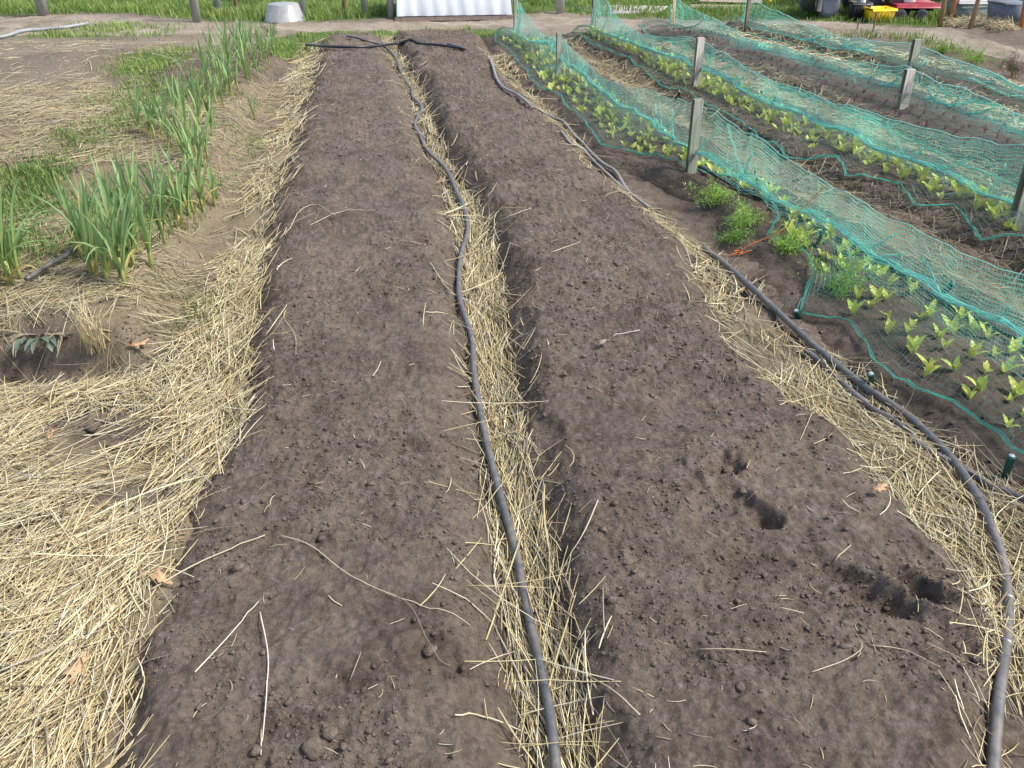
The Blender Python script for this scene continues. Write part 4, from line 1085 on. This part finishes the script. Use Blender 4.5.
def rows(fl, fr, y0, y1, nrow, step, bed, what, group, protos, key, nearbig=None, smin=.7, smax=1.1, skip=.1, rev=False, looks=('small',)):
    n = 0
    for rj in range(nrow):
        t = (rj + .5) / nrow * .9 + .06
        y_ = y0; c_ = 0
        while y_ < y1:
            y_ += step * random.uniform(.85, 1.15)
            if random.random() < skip: continue
            yj = y_ + random.uniform(-.03, .03)
            x_ = float(fl(yj) + (fr(yj) - fl(yj)) * t + random.uniform(-.03, .03))
            if abs(x_) > .60 * yj + .45: continue
            if yj > 4.2 and not (-3 < x_ < 7.4): continue
            c_ += 1
            p = (x_, yj, float(H(x_, yj)) - .003)
            k = random.randrange(len(protos)); pr, kk = protos[k], (key, k)
            if nearbig and yj < nearbig: k = random.randrange(len(SB)); pr, kk = SB[k], ('big', k)
            rn = ordinal(rj + 1)
            PEND.append((math.hypot(x_, yj), pr, kk, p, random.uniform(smin, smax), f'{what}, {ordinal(c_)} along the {rn} row {bed}', group))
            n += 1
    return n
ycl = lambda a: P(512, a)[1]
f1l = lambda y: n1['ef'](y) + .06
ns1 = rows(lambda y: np.maximum(f1l(y), n1['bf'](y) - .95), lambda y: n1['bf'](y) + .0, ycl(460), ycl(46), 7, .165, 'from the hose, twine net', 'young yellow-green lettuce seedling', 'lettuce seedlings under the twine net', SS, 's', 4.6, .55, .95, .06)
ns2 = rows(lambda y: e2(y) + .06, lambda y: n2['bf'](y) + .02, ycl(255), ycl(40), 8, .165, 'from the brown furrow, second net', 'bright green lettuce seedling', 'lettuce seedlings under the second net', SS, 's', 4.2, .62, 1.05, .03)
ns3 = rows(lambda y: e3(y) + .06, lambda y: b3(y) - .05, ycl(200), ycl(36), 6, .16, 'of the red bed', 'tiny dark red seedling', 'red seedlings under the third net', SR, 'r', None, 1.0, 1.6, .1)
from mathutils import Matrix, Euler
lett = sorted((q for q in PEND if q[2][0] != 'r'), key=lambda q: q[0])
for q in [q for q in PEND if q[2][0] == 'r'] + lett[:300]: put(*q[1:])
VV_, FF_, TT_ = [], [], []; nn_ = 0
for d_, pr, kk, p, s_, lab, gr in lett[300:]:               # the smallest, farthest ones: one mass
    me = pr.data; n_ = len(me.vertices)
    v_ = np.empty(n_ * 3, np.float32); me.vertices.foreach_get('co', v_); v_ = v_.reshape(-1, 3)
    c_ = np.empty(n_ * 4, np.float32); me.attributes['tint'].data.foreach_get('color', c_)
    f_ = np.empty(len(me.loops), np.int32); me.loops.foreach_get('vertex_index', f_)
    R_ = np.array(Euler((random.uniform(-.3, .3), random.uniform(-.3, .3), random.random() * 6.28)).to_matrix())
    VV_.append((v_ * s_) @ R_.T + np.array(p)); FF_.append(f_.reshape(-1, 4) + nn_); TT_.append(c_.reshape(-1, 4)[:, :3]); nn_ += n_
if VV_:
    o = mesh_np('lettuce_seedlings', np.concatenate(VV_), np.concatenate(FF_), M['leaf'], np.concatenate(TT_))
    setp(o, 'tiny distant lettuce seedlings at the far ends of the netted beds', kind='stuff')
print('seedlings', ns1, ns2, ns3)
for s_ in (SB, SS, SR):
    key = {id(SB): 'big', id(SS): 's', id(SR): 'r'}[id(s_)]
    for k, o in enumerate(s_):
        if not used.get((key, k)):
            for ch in list(o.children): bpy.data.objects.remove(ch)
            bpy.data.objects.remove(o)

def ferny(px, py, h, w, label, seed, col=(.31, .47, .08)):
    r = np.random.default_rng(seed)
    root = empty('feathery_plant', label, 'plant', at(px, py), 0, 'feathery weeds beside the twine net')
    st = MB(); V, F, T = [], [], []
    n = 0
    for k in range(int(12 + w * 45)):
        az = r.random() * 6.28; lean = r.uniform(.1, 1.1); L = h * r.uniform(.45, 1.6)
        tt = np.linspace(0, 1, 7)
        pts = np.stack([np.cos(az) * np.sin(lean) * L * tt * (w / h) * 1.2, np.sin(az) * np.sin(lean) * L * tt * (w / h) * 1.2, L * np.cos(lean * .8) * tt - .25 * h * tt ** 3], 1)
        a, b_ = tube_arr(pts, .0012, 4); st.add(a, b_)
        for q in range(60):
            t = r.uniform(.25, 1.0); c_ = np.array([np.interp(t, tt, pts[:, i]) for i in range(3)])
            spread = .034 * (1.2 - t) * r.uniform(.4, 1.6) + .006
            e = c_ + r.normal(0, 1, 3) * spread * np.array([1, 1, .6]); dd = r.normal(0, 1, 3); dd /= np.linalg.norm(dd); s2 = np.cross(dd, r.normal(0, 1, 3)); s2 /= np.linalg.norm(s2)
            ll = r.uniform(.010, .028); ww = .0017
            V += [e - s2 * ww, e + s2 * ww, e + dd * ll + s2 * ww * .4, e + dd * ll - s2 * ww * .4]; F.append((n, n + 1, n + 2, n + 3)); n += 4
            T += [np.array(col) * r.uniform(.7, 1.7)] * 4
    nV = sum(len(q) for q in st.V)
    st.build('stalks', M['leaf'], root, True, np.tile(np.array((.14, .24, .06)), (nV, 1)))
    mesh_np('foliage', np.array(V), np.array(F), M['leaf'], np.array(T), root, False)
ferny(711, 204, .12, .13, 'bright green feathery plant at the foot of the grey-green post', 1)
ferny(742, 226, .10, .13, 'feathery plant between the green post and the orange twine', 2, (.27, .42, .08))
ferny(787, 252, .10, .11, 'small feathery plant under the orange twine at the net opening', 3)
ferny(838, 292, .13, .16, 'largest feathery plant, spreading under the net by the twine', 4, (.24, .45, .08))
ferny(732, 240, .05, .09, 'low dark feathery plant beside the straw and hose end', 5, (.12, .22, .04))
ferny(1012, 77, .26, .16, 'dark brown-red bushy plant beside the dirt track', 6, (.07, .045, .03))
ferny(975, 67, .20, .18, 'bright green tuft beside the dirt track net', 7, (.16, .30, .03))
ferny(942, 54, .16, .14, 'smaller bright tuft nearer the track-side post', 8, (.15, .27, .03))

# wilted plant hanging over the pit
root = empty('wilted_plant', 'wilted grey-green plant hanging over the dark pit', 'plant', at(38, 330, .02))
r = random.Random(9)
for k in range(11):
    leaf_obj('leaf', leaf_arr(r.uniform(.07, .12), r.uniform(.02, .034), r.uniform(1.0, 1.6), -1.57 + r.uniform(-1.1, 1.1), r.uniform(.9, 1.7), .15, 7, (r.uniform(-.05, .05), 0, .0), True), (.16, .2, .13), (.13, .17, .13), None, root)
for k in range(12):
    leaf_obj('leaf', leaf_arr(r.uniform(.08, .16), .010, r.uniform(.8, 1.5), -1.57 + r.uniform(-1.5, 1.5), r.uniform(.6, 1.5), .1, 6, (r.uniform(-.12, .12), .03, .0)), (.3, .27, .18), (.34, .3, .2), None, root)

# standing tuft of dead stalks by the pit
root = empty('dry_grass_tuft', 'upright tuft of dead straw-coloured stalks beside the pit', 'grass tuft', at(96, 352))
for k in range(46):
    L_ = r.uniform(.14, .30)
    leaf_obj('stalk', leaf_arr(L_, .0045, r.uniform(.0, .35), r.random() * 6.28, r.uniform(0, .8), .3, 5, (r.gauss(0, .025), r.gauss(0, .02), 0)), (.45, .36, .19), (.66, .56, .34), None, root, 'straw')
# dry leaves
for i_, ((px, py), s_, lab) in enumerate([((138, 343), .035, 'orange-brown oak leaf on the straw near the pit'), ((75, 668), .035, 'curled tan leaf on the straw pile'), ((160, 578), .03, 'brown leaf at the edge of the straw and bed'), ((605, 341), .022, 'pale scrap of leaf on the footprint bed'), ((50, 432), .025, 'tan leaf on the straw below the pit'), ((878, 488), .02, 'pinkish brown leaf on the straw by the thick hose')]):
    a = np.linspace(0, 2 * math.pi, 28, endpoint=False); rr = s_ * (1 + .28 * np.sin(a * 7) + .2 * np.cos(2 * a)) * np.where(np.abs(a - 3.14) < .3, .5, 1)
    V = np.stack([rr * np.cos(a), .6 * rr * np.sin(a), .25 * s_ * np.cos(2 * a + i_) + .1 * s_ * np.sin(5 * a)], 1); V = np.vstack([V, [[0, 0, -.004]]])
    V = np.vstack([V, V - np.array([0, 0, .0012])])
    F = [(28, k, (k + 1) % 28) for k in range(28)] + [(29 + 28, 29 + (k + 1) % 28, 29 + k) for k in range(28)]
    F4 = [(k, 29 + k, 29 + (k + 1) % 28, (k + 1) % 28) for k in range(28)]
    mat = M['dryleaf'] if i_ != 3 else mat_plain('pale_leaf', (.30, .24, .19), .2, 60, .9)
    o = mesh_np('dry_leaf', V, [np.array(F), np.array(F4)], mat); p = at(px, py, .028); o.location = tuple(p); o.rotation_euler = (.15, -.1, i_ * 1.3)
    setp(o, lab, 'leaf', 'dry leaves lying about')

# ------------------------------------------------------------------ grass
def blades(pg, dens, h, w, c0, c1, name, label, jit=.06, clump=0.0, ylim=19):
    lo_, hi_ = pg.min(0), pg.max(0)
    hi_[1] = min(hi_[1], ylim)
    n = int((hi_[0] - lo_[0]) * (hi_[1] - lo_[1]) * dens)
    x = rng.uniform(lo_[0], hi_[0], n); y = rng.uniform(lo_[1], hi_[1], n)
    k = inside(pg, x + rng.normal(0, jit, n), y + rng.normal(0, jit, n)) & (np.abs(x) < .66 * y + 1)
    cl = fbm(x, y, 1.8, 81, 4)
    k &= cl + rng.normal(0, .3, n) > clump
    x, y, cl = x[k], y[k], cl[k]; n = len(x)
    z = H(x, y)
    hh = h * rng.uniform(.45, 1.15, n) * (1 + .5 * cl); az = rng.random(n) * 6.28; ln = rng.uniform(.1, .8, n) * hh
    bx, by = np.cos(az), np.sin(az); sx, sy = -by, bx
    ww = w * rng.uniform(.6, 1.3, n)
    pts = []
    for t, wf in ((0, 1), (.55, .8), (1, .1)):
        cx_ = x + bx * ln * t ** 2; cy_ = y + by * ln * t ** 2; cz = z + hh * (t - .15 * t * t) - .005
        for s_ in (-1, 1):
            pts.append(np.stack([cx_ + s_ * sx * ww * wf / 2, cy_ + s_ * sy * ww * wf / 2, cz], 1))
    V = np.stack(pts, 1).reshape(-1, 3)
    i = np.arange(n)[:, None] * 6
    F = np.concatenate([i + np.array([[0, 1, 3, 2]]), i + np.array([[2, 3, 5, 4]])])
    t = np.clip(.5 + .4 * cl + rng.normal(0, .25, n), 0, 1)[:, None]
    T = np.array(c0) * (1 - t) + np.array(c1) * t
    yl = rng.random((n, 1)) < .07; T = np.where(yl, np.array([.34, .29, .13]), T)
    o = mesh_np(name, V, F, M['blade'], np.repeat(T, 6, 0), smooth=False); setp(o, label, kind='stuff')
    return n
ng = 0
GC = ((.09, .17, .025), (.28, .38, .09))
ng += blades(GP['field'], 2100, .11, .009, (.055, .125, .02), (.26, .37, .085), 'grass', 'long lush grass along the fence posts', .1, -.45)
ng += blades(GP['verge'], 1700, .07, .008, *GC, 'grass', 'short grass verge at the far ends of the bare beds', .16, -.15)
ng += blades(GP['patch'], 1200, .07, .009, *GC, 'grass', 'patch of grass on the bare earth near the pale pipe', .22, -.1)
ng += blades(GP['tuft'], 1200, .06, .008, *GC, 'grass', 'low grass patch beside the garlic', .18, -.1)
ng += blades(GP['far'], 1100, .10, .011, (.09, .16, .03), (.22, .33, .07), 'grass', 'grass beyond the dirt track by the carts', .12, -.35)
ng += blades(GP['weeds'], 2200, .06, .007, (.05, .10, .02), (.12, .2, .05), 'weeds', 'low weeds among the straw by the garlic', .1, 0.0)
wz = poly([(130, 330), (150, 285), (205, 290), (235, 330), (200, 350)])
ng += blades(wz, 2200, .06, .005, (.07, .12, .02), (.17, .22, .06), 'weeds', 'thin grass sprouting through the straw below the garlic', .08, -.05)
wz = poly([(-20, 235), (20, 150), (95, 120), (190, 75), (250, 60), (255, 110), (215, 210), (160, 262), (75, 290), (0, 300)])
ng += blades(wz, 3400, .05, .007, (.08, .15, .03), (.22, .31, .08), 'weeds', 'green weeds creeping between the garlic clumps', .15, .04)
wz = poly([(800, 34), (880, 38), (920, 44), (1000, 72), (1024, 84), (1024, 78), (930, 40), (870, 33)])
ng += blades(wz, 900, .10, .010, (.07, .12, .02), (.2, .28, .06), 'weeds', 'weedy strip along the edge of the dirt track', .1, -.1)
ng += blades(poly([(-100, 18), (190, 24), (250, 34), (190, 60), (-100, 62)]), 130, .035, .008, *GC, 'weeds', 'sparse green sprigs on the bare earth and track', .2, .05)
ng += blades(poly([(740, 28), (832, 47), (908, 66), (1024, 100), (1024, 112), (900, 76), (810, 50), (735, 31)]), 500, .035, .010, (.10, .17, .05), (.2, .28, .09), 'weeds', 'tiny green sprouts in the bed beside the dirt track', .05, -.1)
print('blades', ng)

# ------------------------------------------------------------------ far things
FG = 'old posts in the long grass'
for base, h, w, mat, lab in [((44, 15.5), 1.0, .15, 'post', 'stout weathered grey post in the long grass by the pale pipe'), ((197, 21.5), 1.0, .11, 'post', 'grey round post in front of its darker neighbour'), ((219, 15), 1.0, .10, 'post', 'dark grey round post behind the garlic row end'),
                             ((237, 13), .9, .055, 'stake', 'thin brown stake in the grass behind the garlic'), ((304, 18), 1.0, .085, 'post', 'grey post just behind the upturned tub'), ((345, 16.5), .9, .06, 'stake', 'thin yellow-brown stake between two grey posts'),
                             ((365, 17), 1.0, .085, 'post', 'dark grey post midway to the plastic tunnel'), ((391, 19), 1.0, .085, 'post', 'grey-brown post touching the plastic tunnel end'), ((560, 14.5), 1.0, .12, 'concrete', 'pale whitish post beyond the dirt track')]:
    post('fence_post', base, h, w, M[mat], lab, 'post', FG, round_=True)
for px, base in ((863, (872.5, 31.5)), (857, (856.5, 30))):
    pass
post('marker_stake', (873, 32), .22, .02, M['post_dark'], 'thin dark stake at the track edge before the yellow crate', 'stake', 'thin stakes at the track edge')
post('marker_stake', (857, 31), .14, .015, M['post_dark'], 'short thin stake at the track edge before the black crate', 'stake', 'thin stakes at the track edge')

# upturned tub
p = at(285, 21)
mb = MB().lathe([(.265, 0), (.265, .015), (.255, .02), (.20, .205), (.19, .215), (.02, .218)], 32)
o = mb.build('tub', M['tub'], smooth=False); o.location = tuple(p); setp(o, 'pale grey upturned tub in the grass', 'tub')
mb = MB().lathe([(.268, 0.001), (.272, .008), (.268, .016)], 32, close=False); mb.build('rim', M['tub'], o)
# dead clump
ferny(271, 36, .14, .10, 'brown dead clump at the end of the garlic row', 12, (.12, .08, .05))

# plastic tunnel
L0, R0 = P(397, 20.5), P(512, 18.5)
wv = R0 - L0; wl = float(np.hypot(wv[0], wv[1])); ang = math.atan2(wv[1], wv[0])
root = empty('plastic_tunnel', 'low tunnel of white plastic sheeting on a timber base', 'garden tunnel', ((L0 + R0) / 2), ang)
na, nb = 15, 60
Vt = []
for i_ in range(nb):
    s_ = -wl / 2 + wl * i_ / (nb - 1)
    for k in range(na):
        a = math.pi * k / (na - 1)
        ss = s_ + .07 * math.sin(a) * (-1 if s_ > 0 else 1) * abs(2 * s_ / wl) ** 4
        rip = .006 * math.sin(i_ * .9 + k * 1.3) + .008 * math.sin(i_ * .31 - k * .9 + 2)
        Vt.append((ss, .62 - (.62 + rip) * math.cos(a), .05 + (.72 + rip) * math.sin(a) ** .9))
Vt = np.array(Vt); idx = np.arange(nb * na).reshape(nb, na)
F4 = [tuple(q) for q in grid_faces(idx)]
sk = MB(); sk.add(Vt, F4)
for e_ in (0, nb - 1): sk.add(Vt[idx[e_]], [tuple(range(na)) if e_ else tuple(range(na))[::-1]])
sk.build('plastic_sheet', M['poly'], root, True)
mb = MB().box((0, -.02, .015), (wl + .06, .04, .05), bev=.004); mb.build('base_board', M['post_dark'], root)
mb = MB().box((0, 1.27, .03), (wl + .06, .05, .10), bev=.004); mb.build('base_board', M['board'], root)
for k in range(5):
    s_ = -wl / 2 + .08 + (wl - .16) * k / 4
    pts = np.array([(s_, .62 - .60 * math.cos(a), .03 + .70 * math.sin(a) ** .9) for a in np.linspace(0.02, math.pi - .02, 24)])
    mb = MB().tube(pts, .009, 6); mb.build('hoop', M['hose_pale'], root, True)

# concrete pad
pg = poly([(572, 8), (600, 5), (668, 7), (660, 12.5), (600, 13.5)]); mb = MB()
n = len(pg); zc = float(H0(pg[:, 0], pg[:, 1]).max()) + .004
mb.add(np.vstack([np.c_[pg, np.full(n, zc)], np.c_[pg, np.full(n, zc - .2)]]), [tuple(range(n))[::-1], tuple(range(n, 2 * n))] + [(k, (k + 1) % n, n + (k + 1) % n, n + k) for k in range(n)])
o = mb.build('pavement', M['concrete']); setp(o, 'pale concrete pad in the grass beyond the track', kind='structure')

# boards
for k, (a, c_, L_, rz, lab) in enumerate([((725, 8, 0), 0, 1.0, -.12, 'grey-brown board lowest in the loose pile in the grass'), ((730, 5.5, 0), .05, .9, -.2, 'weathered board lying on the lowest board'), ((720, 3, 0), .05, .8, -.05, 'board at the back of the loose pile')]):
    p = at(a[0], a[1]); mb = MB().box((0, 0, .02), (L_, .12, .04), bev=.003); o = mb.build('board', M['board']); o.location = (p[0], p[1], p[2] + c_); o.rotation_euler = (0, 0, rz)
    setp(o, lab, 'board', 'boards in the grass')
# yellow flag
p = at(769, 8); o = empty('marker_flag', 'small yellow flag on a wire in the grass', 'flag', p)
MB().tube([(0, 0, -.05), (0, 0, .16)], .003, 5).build('wire', M['steel'], o)
MB().box((.0, 0, .10), (.055, .004, .075), ry=.2).build('flag', M['yellow'], o)

# cart with grey wheel
p = at(826, 17.5)
root = empty('garden_tractor', 'small black ride-on tractor with a grey disc wheel', 'tractor', p, 0.15)
def wheel(parent, c, r, w, mt, mr, name='wheel'):
    e_ = MB().lathe([(r * .55, -w * .5), (r * .9, -w * .5), (r, -w * .3), (r, w * .3), (r * .9, w * .5), (r * .55, w * .5)], 28, 'y')
    o_ = e_.build('wheel', mt, parent, True); o_.location = c
    MB().lathe([(r * .2, -w * .42), (r * .56, -w * .46), (r * .56, w * .46), (r * .2, w * .42)], 20, 'y').build('rim', mr, o_)
    return o_
wheel(root, (.0, 0, .155), .155, .12, M['tyre_grey'], M['tyre_grey']); wheel(root, (.0, .55, .155), .155, .12, M['tyre_grey'], M['tyre_grey'])
wheel(root, (.62, .02, .16), .15, .10, M['tyre'], M['red']); wheel(root, (.62, .52, .16), .15, .10, M['tyre'], M['red'])
MB().box((-.02, .02, .33), (.42, .22, .06), bev=.02).build('mudguard', M['black'], root)
MB().box((-.17, .1, .22), (.10, .40, .30), bev=.02).build('mower_deck', M['black'], root)
MB().box((.25, .29, .34), (1.05, .34, .12), bev=.02).build('chassis', M['black'], root)
MB().box((.72, .29, .50), (.60, .36, .26), bev=.04).build('bonnet', M['teal'], root)
MB().box((.02, .29, .50), (.34, .36, .08), bev=.02).box((-.14, .29, .66), (.07, .36, .30), bev=.02).build('seat', M['black'], root)
MB().tube([(.38, .29, .55), (.30, .29, .78)], .014, 8).lathe([(.10, .78), (.12, .785), (.12, .80), (.10, .805)], 20, c=(.28, .29, 0), close=False).build('steering_wheel', M['black'], root)

def crate(name, px, py, w, d, h, mat, label, cat, rz=0, ribs=True):
    p = at(px, py); root = empty(name, label, cat, (p[0], p[1] + d / 2, p[2]), rz)
    mb = MB(); t = .012
    a0, b0 = w / 2 * .88, d / 2 * .88; a1, b1_ = w / 2, d / 2
    V = [(-a0, -b0, 0), (a0, -b0, 0), (a0, b0, 0), (-a0, b0, 0), (-a1, -b1_, h), (a1, -b1_, h), (a1, b1_, h), (-a1, b1_, h),
         (-a1 + t, -b1_ + t, h), (a1 - t, -b1_ + t, h), (a1 - t, b1_ - t, h), (-a1 + t, b1_ - t, h), (-a0 + t, -b0 + t, t), (a0 - t, -b0 + t, t), (a0 - t, b0 - t, t), (-a0 + t, b0 - t, t)]
    F = [(3, 2, 1, 0), (0, 1, 5, 4), (1, 2, 6, 5), (2, 3, 7, 6), (3, 0, 4, 7), (4, 5, 9, 8), (5, 6, 10, 9), (6, 7, 11, 10), (7, 4, 8, 11), (9, 13, 12, 8), (10, 14, 13, 9), (11, 15, 14, 10), (8, 12, 15, 11), (12, 13, 14, 15)]
    mb.add(V, F); mb.build('shell', mat, root)
    rm = MB()
    for sx, sy, dx, dy in ((0, -1, w + .03, .02), (0, 1, w + .03, .02), (-1, 0, .02, d - .012), (1, 0, .02, d - .012)):
        rm.box((sx * (w / 2 + .005), sy * (d / 2 + .005), h - .012), (dx, dy, .03), bev=.003)
    rm.build('rim', mat, root)
    if ribs:
        rb = MB()
        for q in np.linspace(-.36, .36, 6): rb.box((q * w, -d / 2 * .945 - .004, h * .46), (.012, .014, h * .78), rx=math.atan2(d * .06, h))
        rb.build('ribs', mat, root)
    return root
crate('black_crate', 861, 20, .23, .26, .21, M['black'], 'black plastic crate beside the yellow crate', 'crate', -.1)
crate('yellow_crate', 881.5, 22.3, .31, .28, .16, M['yellow'], 'bright yellow plastic crate on the grass', 'crate', .12)
p = at(863, 19); bt = empty('bottle', 'white bottle standing in the black crate', 'bottle', (p[0], p[1] + .12, p[2] + .014))
MB().lathe([(.035, 0), (.038, .01), (.038, .20), (.015, .25), (.013, .275)], 14).build('body', M['plastic_white'], bt, True)
MB().lathe([(.016, .275), (.016, .30)], 12).build('cap', M['plastic_white'], bt)

# red flatbed cart
p = at(918, 23)
root = empty('flatbed_cart', 'red flatbed cart on small black wheels', 'cart', p, 0)
MB().box((-.02, .30, .20), (.62, .62, .05), bev=.008).build('deck', M['red'], root)
MB().box((-.02, .30, .145), (.60, .10, .05)).box((-.24, .30, .145), (.06, .50, .045)).box((.06, .30, .145), (.06, .50, .045)).build('chassis', M['black'], root)
for wx_, wy_ in ((-.26, .0), (.02, .0), (-.26, .58), (.02, .58)):
    wheel(root, (wx_, wy_ + .01, .085), .085, .07, M['tyre'], M['steel'])
cz = p[2] + .2278
bx_ = empty('storage_box', 'slate blue box standing on the red cart', 'box', (P(914, 8, cz)[0], p[1] + .30, cz))
MB().frustum((.085, .11), (.095, .12), 0, .26).build('body', M['bluegrey'], bx_); MB().box((0, 0, .275), (.21, .26, .03), bev=.008).build('lid', M['bluegrey'], bx_)
dr = empty('drum', 'white plastic drum with a grey printed panel on the red cart', 'drum', (P(927, 8, cz)[0] + .0, p[1] + .26, cz))
MB().lathe([(.095, 0), (.10, .01), (.10, .25), (.092, .27), (.092, .28)], 24).build('body', M['plastic_white'], dr, True); MB().lathe([(.104, .281), (.104, .30), (.09, .31)], 24).build('lid', M['plastic_white'], dr)
MB().box((.035, -.0975, .11), (.06, .006, .09), rz=.36).build('printed_panel', M['lid'], dr)

# lidded bins
p = at(976, 23)
b_ = empty('storage_bin', 'grey-green lidded storage bin behind the straw heap', 'bin', (p[0], p[1] + .25, p[2]), -.05)
MB().frustum((.215, .17), (.245, .20), 0, .20).build('body', M['bin'], b_); MB().box((0, 0, .24), (.54, .46, .07), bev=.02).build('lid', M['lid'], b_)
mb = MB()
mb.box((0, -.192, .175), (.40, .035, .03), bev=.004)
mb.build('handle', M['bin'], b_)
p = at(1012, 27)
b_ = empty('storage_bin', 'slate blue open bin behind the stakes', 'bin', (p[0], p[1] + .2, p[2]), .1)
MB().frustum((.14, .15), (.17, .18), 0, .24).build('body', M['bluegrey'], b_); MB().box((0, 0, .25), (.36, .38, .025), bev=.006).build('rim', M['bluegrey'], b_)

def stake(base, top, w, mat, label, h=.9):
    p0 = at(*base); d = ray(*top); t = (p0[1] + .0) / d[1]; p1 = d * t + np.array([0, 0, CAMH])
    dirv = (p1 - p0) / np.linalg.norm(p1 - p0)
    mb = MB().tube([p0 - dirv * .1, p0 + dirv * h * .5, p0 + dirv * h], w / 2, 6)
    o = mb.build('leaning_stake', M[mat], smooth=False); setp(o, label, 'stake', 'stakes leaning by the shed')
stake((940, 27), (945, -3), .055, 'stake', 'brown stake in front of the red cart end')
stake((949, 24), (956, -3), .05, 'stake_orange', 'orange-brown stake beside the storage bin')
stake((957, 20), (960, -3), .03, 'stake_orange', 'thin orange rod behind the orange-brown stake')
stake((970, 29), (979, -3), .05, 'stake', 'grey-brown stake rising through the straw heap')
stake((1000, 24), (1008, -3), .06, 'stake', 'thick tan stake between the two bins')
stake((1005, 24), (1018, -3), .022, 'lid', 'thin pale pole leaning over the slate bin')
stake((1021, 28), (1026, -3), .05, 'stake_orange', 'orange stake at the picture edge by the slate bin')
stake((994, 23), (994, 14), .02, 'stake', 'short pale stick in the straw heap', .16)

# straw heap (loose)
SP['heap'] = poly([(945, 23), (975, 21), (1000, 25), (1010, 36), (1000, 38), (975, 32), (950, 29)])
straw_obj('heap', lambda y: 3500, lambda x, y: rng.uniform(0, 3.14, len(x)), (.08, .25), .04, 'loose heap of golden straw by the stakes', wmul=1.3, tilt=.3)

# shed behind, its shadowed interior put into near-black plank colour
sx0, sx1, sy_ = P(905, 10)[0], 10.5, P(950, 11)[1] + .55
root = empty('shed', 'timber shed wall coloured dark for the shadows behind the bins and stakes', 'shed', ((sx0 + sx1) / 2 + .1, sy_, 0))
w_ = sx1 - sx0 + .4; mb = MB()
nb_ = int(w_ / .15)
for k in range(nb_): mb.box((-w_ / 2 + (k + .5) * w_ / nb_, .02 * (k % 2), .95), (w_ / nb_ - .006, .025, 1.9))
mb.build('wall', M['shed'], root)
MB().box((0, .8, 1.0), (w_, .025, 1.85)).box((-w_ / 2 + .02, .41, 1.0), (.025, .74, 1.85)).box((w_ / 2 - .02, .41, 1.0), (.025, .74, 1.85)).build('wall', M['shed'], root)
MB().box((0, .35, 1.98), (w_ + .3, 1.3, .05), rx=.1).build('roof', M['board'], root)

# ------------------------------------------------------------------ light
w = bpy.data.worlds.new('World'); sc.world = w; w.use_nodes = True
nt = w.node_tree; bg = nt.nodes['Background']
sky = nt.nodes.new('ShaderNodeTexSky'); sky.sky_type = 'NISHITA'; sky.sun_disc = False
SUN_EL, SUN_AZ = R(54), R(98)          # azimuth from +Y towards +X
sky.sun_elevation = SUN_EL; sky.sun_rotation = SUN_AZ; sky.dust_density = 2.5; sky.air_density = 1.0
nt.links.new(sky.outputs[0], bg.inputs[0]); bg.inputs[1].default_value = .15
sl = bpy.data.lights.new('sun', 'SUN'); sl.energy = 2.6; sl.angle = R(9); sl.color = (1, .95, .88)
so = bpy.data.objects.new('sun', sl); COL.objects.link(so)
from mathutils import Vector
dv = Vector((math.cos(SUN_EL) * math.sin(SUN_AZ), math.cos(SUN_EL) * math.cos(SUN_AZ), math.sin(SUN_EL)))
so.rotation_euler = dv.to_track_quat('Z', 'Y').to_euler()
vs = sc.view_settings; vs.view_transform = 'Standard'; vs.look = 'None'; vs.exposure = .98; vs.gamma = 1; vs.use_curve_mapping = False
sc.cycles.max_bounces = 8; sc.cycles.transparent_max_bounces = 8
